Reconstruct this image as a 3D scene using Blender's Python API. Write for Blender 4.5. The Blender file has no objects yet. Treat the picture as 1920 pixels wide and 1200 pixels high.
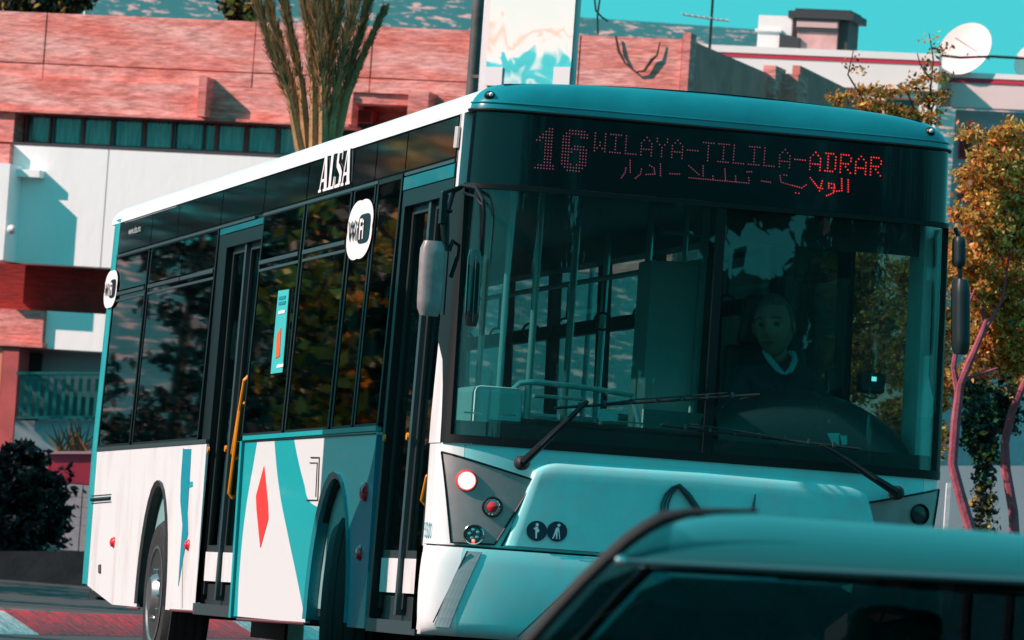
import bpy, bmesh, math, random
import numpy as np
from mathutils import Vector, Matrix
from mathutils.geometry import tessellate_polygon
random.seed(7); rng = np.random.default_rng(7)
PI = math.pi
sc = bpy.context.scene
col = sc.collection

# ------------------------------------------------------------------ camera
CF = 11265.0                                   # focal length in photo pixels (1920 wide)
CC = np.array([-5.7578, -28.0729, 0.4852])
yaw, pitch, roll = 0.2123, 0.0481, 0.0701
fw = np.array([math.sin(yaw)*math.cos(pitch), math.cos(yaw)*math.cos(pitch), math.sin(pitch)])
_r = np.array([math.cos(yaw), -math.sin(yaw), 0.0]); _u = np.cross(_r, fw)
RR = math.cos(roll)*_r + math.sin(roll)*_u
UU = -math.sin(roll)*_r + math.cos(roll)*_u
cam = bpy.data.cameras.new('camera'); co = bpy.data.objects.new('camera', cam); col.objects.link(co)
M = Matrix(((RR[0], UU[0], -fw[0], CC[0]), (RR[1], UU[1], -fw[1], CC[1]), (RR[2], UU[2], -fw[2], CC[2]), (0, 0, 0, 1)))
co.matrix_world = M
cam.sensor_width = 36; cam.lens = CF/1920*36; cam.clip_start = .5; cam.clip_end = 8000
cam.dof.use_dof = True; cam.dof.focus_distance = 30.5; cam.dof.aperture_fstop = 15
sc.camera = co
# ------------------------------------------------------------------ light
SUN_EL, SUN_AZ = math.radians(34), math.radians(.3)
sdir = Vector((-math.cos(SUN_AZ)*math.cos(SUN_EL), -math.sin(SUN_AZ)*math.cos(SUN_EL), math.sin(SUN_EL)))
w = bpy.data.worlds.new('World'); sc.world = w; w.use_nodes = True
nt = w.node_tree; bg = nt.nodes['Background']
sky = nt.nodes.new('ShaderNodeTexSky'); sky.sky_type = 'NISHITA'; sky.sun_disc = False
sky.sun_elevation = SUN_EL; sky.sun_rotation = math.atan2(sdir.x, sdir.y)
sky.air_density = 1.0; sky.dust_density = 1.0
gm = nt.nodes.new('ShaderNodeGamma'); gm.inputs[1].default_value = .2; nt.links.new(sky.outputs[0], gm.inputs[0])
mx = nt.nodes.new('ShaderNodeMix'); mx.data_type = 'RGBA'; mx.blend_type = 'MULTIPLY'
mx.inputs[0].default_value = 1; mx.inputs[7].default_value = (.13, 1.10, 1.17, 1)
nt.links.new(gm.outputs[0], mx.inputs[6]); nt.links.new(mx.outputs[2], bg.inputs[0])
bg.inputs[1].default_value = .14
sl = bpy.data.lights.new('sun', 'SUN'); sl.energy = 2.15; sl.angle = math.radians(.5); sl.color = (1, .665, .615)
so = bpy.data.objects.new('sun', sl); col.objects.link(so)
so.rotation_euler = sdir.to_track_quat('Z', 'Y').to_euler()
sc.view_settings.view_transform = 'Standard'; sc.view_settings.look = 'None'
sc.view_settings.exposure = 1.6; sc.view_settings.gamma = 1
sc.cycles.max_bounces = 10; sc.cycles.transparent_max_bounces = 24
sc.cycles.sample_clamp_indirect = 4; sc.cycles.caustics_reflective = False; sc.cycles.caustics_refractive = False

def ray(x, y): return fw*CF + RR*(x-960) - UU*(y-600)
def at_d(x, y, D): return CC + ray(x, y)/CF*D
def on_x(x, y, X=0.0):
    d = ray(x, y); return CC + d*((X-CC[0])/d[0])
def on_y(x, y, Y=0.0):
    d = ray(x, y); return CC + d*((Y-CC[1])/d[1])

# ------------------------------------------------------------------ materials
MATS = {}
def mat(name, c, rough=.5, metal=0, var=0, scale=8, bump=0, coat=0, c2=None, stretch=(1, 1, 1), spec=.5, emis=None, es=0, lo=.35, hi=.65, bscale=None, trans=0):
    if name in MATS: return MATS[name]
    m = bpy.data.materials.new(name); m.use_nodes = True; t = m.node_tree; b = t.nodes['Principled BSDF']
    b.inputs['Base Color'].default_value = (*c, 1); b.inputs['Roughness'].default_value = rough
    b.inputs['Metallic'].default_value = metal; b.inputs['Coat Weight'].default_value = coat
    b.inputs['Specular IOR Level'].default_value = spec
    if emis: b.inputs['Emission Color'].default_value = (*emis, 1); b.inputs['Emission Strength'].default_value = es
    if var or c2 or bump:
        tc = t.nodes.new('ShaderNodeTexCoord'); mp = t.nodes.new('ShaderNodeMapping'); mp.inputs['Scale'].default_value = stretch
        t.links.new(tc.outputs['Object'], mp.inputs[0])
        n = t.nodes.new('ShaderNodeTexNoise'); n.inputs['Scale'].default_value = scale; n.inputs['Detail'].default_value = 7
        n.inputs['Roughness'].default_value = .6
        t.links.new(mp.outputs[0], n.inputs[0])
        if c2 is None: c2 = tuple(max(0, x*(1-var)) for x in c)
        r = t.nodes.new('ShaderNodeValToRGB'); r.color_ramp.elements[0].position = lo; r.color_ramp.elements[1].position = hi
        r.color_ramp.elements[0].color = (*c2, 1); r.color_ramp.elements[1].color = (*c, 1)
        t.links.new(n.outputs[0], r.inputs[0]); t.links.new(r.outputs[0], b.inputs['Base Color'])
        if bump:
            n2 = n
            if bscale:
                n2 = t.nodes.new('ShaderNodeTexNoise'); n2.inputs['Scale'].default_value = bscale; n2.inputs['Detail'].default_value = 6
                t.links.new(mp.outputs[0], n2.inputs[0])
            bp = t.nodes.new('ShaderNodeBump'); bp.inputs['Strength'].default_value = bump; bp.inputs['Distance'].default_value = .05
            t.links.new(n2.outputs[0], bp.inputs['Height']); t.links.new(bp.outputs[0], b.inputs['Normal'])
    MATS[name] = m; return m
def glass(name, tint, refl=1.0, rough=.0, dirt=0, ior=1.5):
    m = bpy.data.materials.new(name); m.use_nodes = True; t = m.node_tree
    for n in list(t.nodes):
        if n.type != 'OUTPUT_MATERIAL': t.nodes.remove(n)
    out = [n for n in t.nodes if n.type == 'OUTPUT_MATERIAL'][0]
    tr = t.nodes.new('ShaderNodeBsdfTransparent'); tr.inputs[0].default_value = (*tint, 1)
    gl = t.nodes.new('ShaderNodeBsdfGlossy'); gl.inputs['Roughness'].default_value = rough; gl.inputs[0].default_value = (refl, refl, refl, 1)
    fr = t.nodes.new('ShaderNodeFresnel'); ge = t.nodes.new('ShaderNodeNewGeometry'); ma = t.nodes.new('ShaderNodeMath'); ma.operation = 'MULTIPLY_ADD'
    ma.inputs[1].default_value = 1/ior-ior; ma.inputs[2].default_value = ior; t.links.new(ge.outputs['Backfacing'], ma.inputs[0]); t.links.new(ma.outputs[0], fr.inputs[0])
    a = t.nodes.new('ShaderNodeMixShader'); t.links.new(fr.outputs[0], a.inputs[0]); t.links.new(tr.outputs[0], a.inputs[1]); t.links.new(gl.outputs[0], a.inputs[2])
    last = a
    if dirt:
        df = t.nodes.new('ShaderNodeBsdfDiffuse'); df.inputs[0].default_value = (.5, .5, .5, 1)
        tc = t.nodes.new('ShaderNodeTexCoord'); n = t.nodes.new('ShaderNodeTexNoise'); n.inputs['Scale'].default_value = 2.5; n.inputs['Detail'].default_value = 8
        t.links.new(tc.outputs['Object'], n.inputs[0])
        mm = t.nodes.new('ShaderNodeMath'); mm.operation = 'MULTIPLY'; mm.inputs[1].default_value = dirt
        t.links.new(n.outputs[0], mm.inputs[0])
        b2 = t.nodes.new('ShaderNodeMixShader'); t.links.new(mm.outputs[0], b2.inputs[0]); t.links.new(a.outputs[0], b2.inputs[1]); t.links.new(df.outputs[0], b2.inputs[2]); last = b2
    t.links.new(last.outputs[0], out.inputs[0]); MATS[name] = m; return m

white = mat('white_paint', (.78, .85, .86), .35, c2=(.64, .62, .60), scale=3.0, coat=.2, lo=.28, hi=.5, stretch=(1, 1, .3), bump=.02, bscale=2)
aqua = mat('front_aqua_paint', (.26, .80, .82), .36, c2=(.36, .70, .71), scale=9, coat=.2, lo=.3, hi=.6, bump=.03, bscale=3)
teal = mat('teal_paint', (.006, .42, .45), .35, coat=.3, var=.08)
dome_m = mat('dark_teal_paint', (.004, .22, .27), .28, coat=.6, var=.25, scale=3)
black = mat('black_trim', (.006, .008, .010), .4, spec=.3)
rubber = mat('black_rubber', (.012, .013, .014), .6)
gasket = mat('gasket_rubber', (.006, .008, .009), .5, spec=.25)
dispg = mat('display_glass', (.002, .008, .010), .16, coat=.25, spec=.35)
bglass = mat('black_glass', (.003, .008, .010), .05, coat=.3, spec=.5)
silver = mat('silver_panel', (.40, .36, .36), .42, metal=.5, var=.25, scale=6)
alu = mat('aluminium_frame', (.07, .10, .11), .4, metal=.6)
greym = mat('grey_door_frame', (.022, .028, .03), .45, spec=.3)
chrome = mat('chrome', (.6, .62, .62), .12, metal=1)
red_lens = mat('red_lens', (.75, .01, .03), .15, coat=1)
inside = mat('interior_panel', (.20, .38, .38), .5, var=.2)
inside_l = mat('interior_light_panel', (.50, .70, .70), .45)
inside_d = mat('interior_dark', (.012, .016, .018), .5)
ceilm = mat('interior_ceiling', (.15, .28, .28), .5)
pole_m = mat('grab_pole', (.55, .80, .80), .25, metal=.3)
yellow = mat('yellow_handle', (.85, .30, .01), .35)
seat_m = mat('seat_fabric', (.03, .10, .13), .8, var=.4, scale=30)
tglass = glass('tinted_side_glass', (.22, .33, .33), .85, .015)
wsglass = glass('windscreen_glass', (.72, .92, .90), .9, 0, dirt=.03)
tglass2 = glass('cab_side_glass', (.40, .55, .52), 1.0, 0)
farglass = glass('off_side_glass', (.7, .9, .9), 1.0, 0)
dglass = glass('door_glass', (.42, .6, .6), .8, .02)
tyre = mat('tyre_rubber', (.018, .019, .02), .75, var=.3, scale=20, bump=.2)
rimm = mat('steel_rim', (.42, .44, .45), .3, metal=.85, var=.4, scale=4)

# ------------------------------------------------------------------ mesh helpers
class MB:
    def __init__(s): s.v = []; s.f = []; s.mi = []
    def add(s, vs, fs, mi=0):
        o = len(s.v); s.v.extend([tuple(map(float, p)) for p in vs]); s.f.extend([tuple(o+i for i in f) for f in fs]); s.mi.extend([mi]*len(fs)); return s
    def hexa(s, p, mi=0):       # 8 points: bottom 4 ccw, top 4
        return s.add(p, [(3, 2, 1, 0), (4, 5, 6, 7), (0, 1, 5, 4), (1, 2, 6, 5), (2, 3, 7, 6), (3, 0, 4, 7)], mi)
    def box(s, a, b, mi=0):
        x0, y0, z0 = a; x1, y1, z1 = b
        return s.hexa([(x0, y0, z0), (x1, y0, z0), (x1, y1, z0), (x0, y1, z0), (x0, y0, z1), (x1, y0, z1), (x1, y1, z1), (x0, y1, z1)], mi)
    def grid(s, P, nu, nv, mi=0):
        o = [P(i/nu, j/nv) for j in range(nv+1) for i in range(nu+1)]; k = nu+1
        return s.add(o, [(j*k+i, j*k+i+1, (j+1)*k+i+1, (j+1)*k+i) for j in range(nv) for i in range(nu)], mi)
    def shell(s, P, nu, nv, t, mi=0):   # P(u,v,off); solid of thickness t inward
        A = [P(i/nu, j/nv, 0) for j in range(nv+1) for i in range(nu+1)]
        B = [P(i/nu, j/nv, -t) for j in range(nv+1) for i in range(nu+1)]
        k = nu+1; n = len(A); fs = []
        for j in range(nv):
            for i in range(nu):
                q = (j*k+i, j*k+i+1, (j+1)*k+i+1, (j+1)*k+i)
                fs.append(q); fs.append(tuple(n+x for x in q[::-1]))
        for i in range(nu):
            fs.append((i+1, i, n+i, n+i+1)); a = nv*k+i; fs.append((a, a+1, n+a+1, n+a))
        for j in range(nv):
            fs.append((j*k, (j+1)*k, n+(j+1)*k, n+j*k)); a = j*k+nu; fs.append((a+k, a, n+a, n+a+k))
        return s.add(A+B, fs, mi)
    def tube(s, pts, r, n=8, mi=0, cap=True):
        pts = [Vector(p) for p in pts]; m = len(pts); rs = r if isinstance(r, (list, tuple)) else [r]*m
        vs = []; up = Vector((0, 0, 1))
        prev = None
        for i, p in enumerate(pts):
            d = (pts[min(i+1, m-1)]-pts[max(i-1, 0)]).normalized()
            if prev is None:
                a = d.cross(up) if abs(d.dot(up)) < .95 else d.cross(Vector((1, 0, 0)))
            else: a = prev - d*prev.dot(d)
            a.normalize(); prev = a; b = d.cross(a)
            for k in range(n):
                th = 2*PI*k/n; vs.append(p + (a*math.cos(th)+b*math.sin(th))*rs[i])
        fs = [(i*n+k, i*n+(k+1) % n, (i+1)*n+(k+1) % n, (i+1)*n+k) for i in range(m-1) for k in range(n)]
        if cap: fs += [tuple(range(n))[::-1], tuple((m-1)*n+k for k in range(n))]
        return s.add(vs, fs, mi)
    def lathe(s, prof, O, ax, n=24, mi=0):   # prof: (r, h) along axis
        ax = Vector(ax).normalized(); a = ax.orthogonal().normalized(); b = ax.cross(a); O = Vector(O)
        vs = []
        for r, h in prof:
            for k in range(n):
                th = 2*PI*k/n; vs.append(O + ax*h + (a*math.cos(th)+b*math.sin(th))*r)
        m = len(prof)
        fs = [(i*n+k, i*n+(k+1) % n, (i+1)*n+(k+1) % n, (i+1)*n+k) for i in range(m-1) for k in range(n)]
        fs += [tuple(range(n))[::-1], tuple((m-1)*n+k for k in range(n))]
        return s.add(vs, fs, mi)
    def prism(s, poly, f, t0, t1, mi=0):     # poly list of 2D; f(p, t) -> 3D
        n = len(poly); tri = tessellate_polygon([[Vector((a, b, 0)) for a, b in poly]])
        vs = [f(p, t0) for p in poly]+[f(p, t1) for p in poly]
        fs = [tuple(t) for t in tri]+[tuple(n+i for i in t[::-1]) for t in tri]+[(i, (i+1) % n, n+(i+1) % n, n+i) for i in range(n)]
        return s.add(vs, fs, mi)
    def build(s, name, mats, parent=None, smooth=False, bevel=0, sub=0):
        me = bpy.data.meshes.new(name); me.from_pydata(s.v, [], s.f)
        for m in (mats if isinstance(mats, (list, tuple)) else [mats]): me.materials.append(m)
        if any(s.mi): me.polygons.foreach_set('material_index', s.mi)
        bm = bmesh.new(); bm.from_mesh(me); bmesh.ops.recalc_face_normals(bm, faces=bm.faces); bm.to_mesh(me); bm.free()
        if smooth:
            me.polygons.foreach_set('use_smooth', [True]*len(me.polygons))
            try: me.set_sharp_from_angle(angle=math.radians(smooth if smooth is not True else 40))
            except Exception: pass
        o = bpy.data.objects.new(name, me); col.objects.link(o)
        if parent is not None:
            o.parent = parent
            o.matrix_parent_inverse = Matrix.Translation(-parent.location)
        if bevel:
            b = o.modifiers.new('bevel', 'BEVEL'); b.width = bevel; b.segments = 2; b.limit_method = 'ANGLE'; b.harden_normals = False
            me.polygons.foreach_set('use_smooth', [True]*len(me.polygons))
            try: me.set_sharp_from_angle(angle=math.radians(50))
            except Exception: pass
        return o
def tag(o, label=None, cat=None, group=None, kind=None):
    if label: o['label'] = label
    if cat: o['category'] = cat
    if group: o['group'] = group
    if kind: o['kind'] = kind
    return o
def empty(name, loc, label=None, cat=None, group=None):
    o = bpy.data.objects.new(name, None); o.location = loc; col.objects.link(o); o.empty_display_size = .2
    return tag(o, label, cat, group)
def text_mesh(body, size, xs=1.0, shear=0, off=0.0):
    cu = bpy.data.curves.new('t', 'FONT'); cu.body = body; cu.size = size; cu.shear = shear; cu.offset = off; cu.resolution_u = 4
    o = bpy.data.objects.new('t', cu); col.objects.link(o)
    me = bpy.data.meshes.new_from_object(o.evaluated_get(bpy.context.evaluated_depsgraph_get()))
    vs = [(v.co.x*xs, v.co.y) for v in me.vertices]; fs = [tuple(p.vertices) for p in me.polygons]
    bpy.data.objects.remove(o); bpy.data.curves.remove(cu); bpy.data.meshes.remove(me)
    return vs, fs

# ================================================================== BUS
GZ = -.05
LB = 11.85
def W(z): return 1.248 - .03*(z-1.35) if z > 1.35 else 1.248
def DD(z): return .37 - .02*max(0, z-1.2)
YC, NN = .32, 5.6
def SX(z, off=0): return 1.25 - W(z) - off
def SXR(z, off=0): return 1.25 + W(z) + off
def FT(X, z):                       # X on the front -> parameter t
    a = max(-1, min(1, (X-1.25)/W(z))); return math.acos(-math.copysign(abs(a)**(NN/2), a))
def FP(t, z, off=0, bul=0):
    c, s_ = math.cos(t), math.sin(t)
    return (1.25 - (W(z)+off)*math.copysign(abs(c)**(2/NN), c), YC - (DD(z)+bul+off)*max(0, s_)**(2/NN), z)
def FX(X, z, off=0): return FP(FT(X, z), z, off)
bus = empty('city_bus', (1.25, 5.9, GZ), 'white and teal single decker city bus with lit 16 destination display coming round the corner', 'bus')

def side_panel(name, poly, m, off=0, th=.03, right=False, parent=bus, bevel=0):
    f = (lambda p, t: (SXR(p[1], off-t), p[0], p[1])) if right else (lambda p, t: (SX(p[1], off-t), p[0], p[1]))
    return MB().prism(poly, f, 0, th).build(name, m, parent, bevel=bevel)
def rect(y0, y1, z0, z1): return [(y0, z0), (y1, z0), (y1, z1), (y0, z1)]
def arch(yc, r, zc, ztop, n=14, y0=None):
    return [(yc + r*math.cos(PI*k/n), zc + (ztop-zc)*math.sin(PI*k/n)) for k in range(n+1)]
def yz(x, y): p = on_x(x, y, .005); return (float(p[1]), float(p[2]))
ZB, ZT = .34, 1.335
# --- paint map on the middle side panel (procedural flat print)
def stripe_material():
    m = bpy.data.materials.new('side_livery_paint'); m.use_nodes = True; t = m.node_tree; b = t.nodes['Principled BSDF']
    b.inputs['Roughness'].default_value = .32; b.inputs['Coat Weight'].default_value = .3
    tc = t.nodes.new('ShaderNodeTexCoord'); sp = t.nodes.new('ShaderNodeSeparateXYZ'); t.links.new(tc.outputs['Object'], sp.inputs[0])
    zn = t.nodes.new('ShaderNodeMath'); zn.operation = 'DIVIDE'; zn.inputs[1].default_value = 1.5; t.links.new(sp.outputs[2], zn.inputs[0])
    yn = t.nodes.new('ShaderNodeMath'); yn.operation = 'DIVIDE'; yn.inputs[1].default_value = 8; t.links.new(sp.outputs[1], yn.inputs[0])
    W_, T_, B_ = (.77, .85, .86, 1), (.006, .42, .45, 1), (.004, .20, .30, 1)
    def bound(pts, colour, prev):
        q = sorted([yz(*p) for p in pts], key=lambda a: a[1])
        fc = t.nodes.new('ShaderNodeFloatCurve'); c = fc.mapping.curves[0]
        while len(c.points) > 2: c.points.remove(c.points[0])
        xs = [(min(max(z/1.5, 0), 1), y/8) for y, z in q]
        c.points[0].location = xs[0]; c.points[1].location = xs[-1]
        for a in xs[1:-1]: c.points.new(*a)
        fc.mapping.extend = 'HORIZONTAL'; fc.mapping.update()
        t.links.new(zn.outputs[0], fc.inputs['Value'])
        lt = t.nodes.new('ShaderNodeMath'); lt.operation = 'LESS_THAN'; t.links.new(yn.outputs[0], lt.inputs[0]); t.links.new(fc.outputs[0], lt.inputs[1])
        mi = t.nodes.new('ShaderNodeMix'); mi.data_type = 'RGBA'; t.links.new(lt.outputs[0], mi.inputs[0])
        if isinstance(prev, tuple): mi.inputs[6].default_value = prev
        else: t.links.new(prev, mi.inputs[6])
        mi.inputs[7].default_value = colour
        return mi.outputs[2]
    o = bound([(485, 818), (478, 860), (462, 955), (451, 1060), (446, 1160)], W_, T_)
    o = bound([(515, 818), (525, 920), (541, 1004), (559, 1090), (576, 1180)], T_, o)
    o = bound([(551, 815), (560, 862), (572, 910), (580, 938), (600, 952), (640, 1000)][:5], W_, o)
    o = bound([(709, 800), (700, 860), (686, 913), (661, 976), (640, 1040), (610, 1180)], B_, o)
    o = bound([(712, 960), (700, 1025), (686, 1095), (667, 1185)], (.01, .36, .40, 1), o)
    t.links.new(o, b.inputs['Base Color']); return m
livery = stripe_material()
# rear lower panel with wheel arch
RA, FA = 8.6, 2.72
rear_poly = [(11.5, .44), (11.5, ZT), (6.93, ZT-.005), (6.93, ZB), (8.02, ZB)] + [p for p in arch(RA, .57, .40, 1.13, 16) if True][0:0]
ra = [(RA - .57*math.cos(PI*k/16), .36 + .77*math.sin(PI*k/16)) for k in range(17)]
fa = [(FA - .59*math.cos(PI*k/16), .36 + .78*math.sin(PI*k/16)) for k in range(17)]
side_panel('rear_side_panel', [(11.35, .45), (11.35, ZT), (6.93, ZT), (6.93, ZB), (RA-.57, ZB)] + ra + [(RA+.57, ZB), (10.6, ZB), (10.2, ZB)], white)
side_panel('middle_side_panel', [(5.56, ZB), (5.60, ZT), (1.69, ZT), (1.66, ZB), (FA-.59, ZB)] + fa + [(FA+.59, ZB)], livery, bevel=0)
# hinge line / top trim rails over the panels
side_panel('waist_trim', rect(6.93, 11.35, ZT+.003, ZT+.028), alu, off=.006, th=.02)
side_panel('waist_trim', rect(1.67, 5.62, ZT+.003, ZT+.028), teal, off=.012, th=.03)
side_panel('panel_edge', [(5.60, ZB-.01), (5.66, ZB-.01), (5.70, ZT), (5.64, ZT)], teal, off=.012, th=.05)
# wheel arch lips
for c, pts, nm in ((RA, ra, rubber), (FA, fa, rubber)):
    mb = MB(); m2 = [(c+(y-c)*.925, .36+(z-.36)*.955) for y, z in pts]
    for k in range(len(pts)-1):
        a, b_, c_, d_ = pts[k], pts[k+1], m2[k+1], m2[k]
        mb.hexa([(SX(0, .018), *a), (SX(0, .018), *b_), (SX(0, .006), *c_), (SX(0, .006), *d_), (.05, *a), (.05, *b_), (.3, *c_), (.3, *d_)])
    mb.build('wheel_arch_lip', greym if c == RA else dome_m, bus)
    mb = MB()      # dark wheel housing
    mb.grid(lambda u, v: (.02+.75*v, c-.56*math.cos(PI*u), .34+.75*math.sin(PI*u)), 16, 1)
    mb.box((.74, c-.6, .2), (.76, c+.6, 1.15))
    mb.build('wheel_housing', rubber, bus)
# right hand (driver side) lower body and rear, seen from other positions
side_panel('off_side_panel', [(11.52, ZB), (11.52, ZT)] + [(.34, ZT), (.34, ZB), (FA-.59, ZB)] + fa + [(FA+.59, ZB), (RA-.57, ZB)] + ra + [(RA+.57, ZB)], white, right=True)
# rear end (teal corner mouldings + rear wall)
mb = MB()
def rearcorner(u, v, off=0):
    z = .46 + v*2.43; a = u*PI/2; wv = W(z)
    return (1.25 - wv + .22 - (.22+off)*max(0, math.cos(a))**.45, 11.36 + (.50+off)*math.sin(a)**.55, z)
mb.shell(rearcorner, 8, 12, .03); mb.build('rear_corner', teal, bus, smooth=True)
mb = MB(); mb.shell(lambda u, v, off=0: (2.5-rearcorner(u, v, off)[0], *rearcorner(u, v, off)[1:]), 8, 12, .03); mb.build('rear_corner', teal, bus, smooth=True)
MB().box((.16, 11.80, .46), (2.34, 11.84, 1.7)).build('rear_panel', teal, bus)
MB().box((.25, 11.80, 1.75), (2.25, 11.83, 2.75)).build('rear_window', tglass, bus)
mb = MB(); mb.box((.16, 11.79, 2.75), (2.34, 11.84, 2.9)); mb.box((.16, 11.79, 1.7), (.25, 11.83, 2.75)); mb.box((2.25, 11.79, 1.7), (2.34, 11.83, 2.75)); mb.build('rear_surround', black, bus)
MB().box((.1, 11.5, .36), (2.4, 11.9, .47)).build('rear_bumper', rubber, bus)
# --- roof: side coves white, front dome dark teal
def per(i, inset):                    # roof perimeter loop param
    pass
RIN = .19
def roof_pt(base, ctr, d, v):
    X = base[0]; h = (1-(1-v)**2.4)**(1/2.0)
    inset = RIN*(1-math.cos(v*PI/2))*1.0
    dx = np.array([ctr[0]-base[0], ctr[1]-base[1]]); L = np.hypot(*dx); n = dx/L
    x = base[0]+n[0]*inset; y = base[1]+n[1]*inset; xn = (x-1.25)/1.25
    return (x, y, 2.862 + math.sin(v*PI/2)**.9*(.128+.062*(1-min(1, xn*xn))))
def dome(u, v, off=0):
    t = T0 + (T1-T0)*u; b = FP(t, 2.86); nn = FP(t, 2.86, 1.0); d = np.array([b[0]-nn[0], b[1]-nn[1]]); d /= np.hypot(*d)
    c = (b[0]+d[0], b[1]+d[1]); p = roof_pt(b, c, d, v)
    k = off; return (p[0]-d[0]*k*math.cos(v*PI/2), p[1]-d[1]*k*math.cos(v*PI/2), p[2]+k*math.sin(v*PI/2))
T0, T1 = .12, PI-.12
MB().shell(dome, 64, 10, .02).build('roof_front_dome', dome_m, bus, smooth=60)
# seam bead under the dome and thin highlight ridge
for (nm, zz, r_, mm) in (('dome_seam', 2.868, .009, gasket), ('dome_ridge', 2.905, .005, dome_m)):
    pts = []
    for k in range(49):
        t = T0+(T1-T0)*k/48; p = FP(t, 2.86, .004 if nm == 'dome_seam' else -.004); pts.append((p[0], p[1], zz))
    MB().tube(pts, r_, 6).build(nm, mm, bus, smooth=True)
def cove(sgn):
    def P(u, v, off=0):
        if u < .06: t = T0*u/.06 if True else 0; t = T0*(1-u/.06); b = FP(t, 2.86); yy = b[1]; xx = b[0]
        else: yy = YC + (11.75-YC)*(u-.06)/.94; xx = SX(2.86)
        p = roof_pt((xx, yy), (xx+1, yy), None, v)
        x = p[0]-off*math.cos(v*PI/2); z = p[2]+off*math.sin(v*PI/2)
        return (x if sgn < 0 else 2.5-x, p[1], z)
    return P
for sgn in (-1, 1): MB().shell(cove(sgn), 40, 8, .02).build('roof_edge_cove', white, bus, smooth=60)
mb = MB()
mb.grid(lambda u, v: (.2+2.1*u, .12+11.6*v, 2.985+.066*(1-((.2+2.1*u-1.25)/1.25)**2)), 12, 4)
mb.build('roof_panel', white, bus, smooth=True)
mb = MB(); mb.lathe([(.05, 0), (.05, .02), (.035, .045), (.01, .05)], (1.28, .62, 3.03), (0, 0, 1), 12); mb.build('roof_vent', yellow, bus, smooth=True)
p = on_y(1340, 168, 1.5); mb = MB(); mb.lathe([(.10, 0), (.10, .03), (.08, .06), (.03, .07)], (p[0]-.0, 1.5, 3.04), (0, 0, 1), 16); mb.build('roof_beacon', mat('amber_beacon', (.6, .22, .08), .3), bus, bevel=.012)
# --- black window band structure, near side
pane_m = bglass
UB0, UB1 = 2.655, 2.85
div = [11.35, 9.93, 8.85, 7.22, 5.75, 4.38, 3.05, 2.42, 1.62, .365]
for a, b_ in zip(div[:-1], div[1:]):
    side_panel('upper_band_panel', rect(b_+.012, a-.012, UB0, UB1), pane_m, off=.004, th=.02)
side_panel('band_backing', rect(.36, 11.35, UB0-.03, UB1+.006), black, off=-.012, th=.03)
for y0, y1 in ((6.0, 11.35), (2.3, 5.72), (.37, 1.6)):
    side_panel('drip_rail', rect(y0, y1, UB0-.028, UB0-.012), alu, off=.008, th=.02)
wins = [(11.35, 9.93, 2.37, True), (9.85, 7.25, 2.37, True), (5.72, 4.40, 2.35, True), (4.34, 3.02, 2.35, True), (2.96, 2.36, None, False), (2.32, 1.66, None, False)]
for (a, b_, hz, hop) in wins:
    e = side_panel('side_window', rect(b_+.035, a-.035, 1.375, 2.625 if not hop else hz), tglass, off=.0, th=.012)
    fr = MB()
    for (y0, y1, z0, z1) in ((b_, b_+.035, 1.365, 2.64), (a-.035, a, 1.365, 2.64), (b_, a, 2.62, 2.645), (b_, a, 1.362, 1.378)):
        fr.prism(rect(y0, y1, z0, z1), lambda p, t: (SX(p[1], .004-t), *p), 0, .04)
    fr.build('window_frame', gasket, e)
    if hop:
        n = 2 if a-b_ > 2 else 1
        for k in range(n):
            y0 = b_+.04+(a-b_-.08)*k/n; y1 = b_+.04+(a-b_-.08)*(k+1)/n-.03*(k < n-1)
            side_panel('hopper_window', rect(y0, y1, hz+.03, 2.615), tglass, off=.004, th=.01, parent=e)
            side_panel('hopper_rail', rect(y0, y1, hz-.004, hz+.018), alu, off=.012, th=.03, parent=e)
        side_panel('hopper_sill', rect(b_+.035, a-.035, hz-.045, hz-.03), alu, off=.006, th=.02, parent=e)
# far side windows
for k in range(8):
    y0 = .55 + k*1.37; y1 = y0+1.25
    e = side_panel('off_side_window', rect(y0, y1, 1.375, 2.62), farglass if k > 1 else tglass2, th=.012, right=True)
    side_panel('off_side_pillar', rect(y1, y1+.12, 1.335, 2.65), inside_d, th=.06, right=True)
    if k > 1: side_panel('off_side_hopper_rail', rect(y0, y1, 2.20, 2.28), inside_d, off=0.0, th=.05, right=True)
side_panel('off_side_band', rect(.3, 11.5, 2.62, 2.87), bglass, th=.04, right=True)
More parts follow.
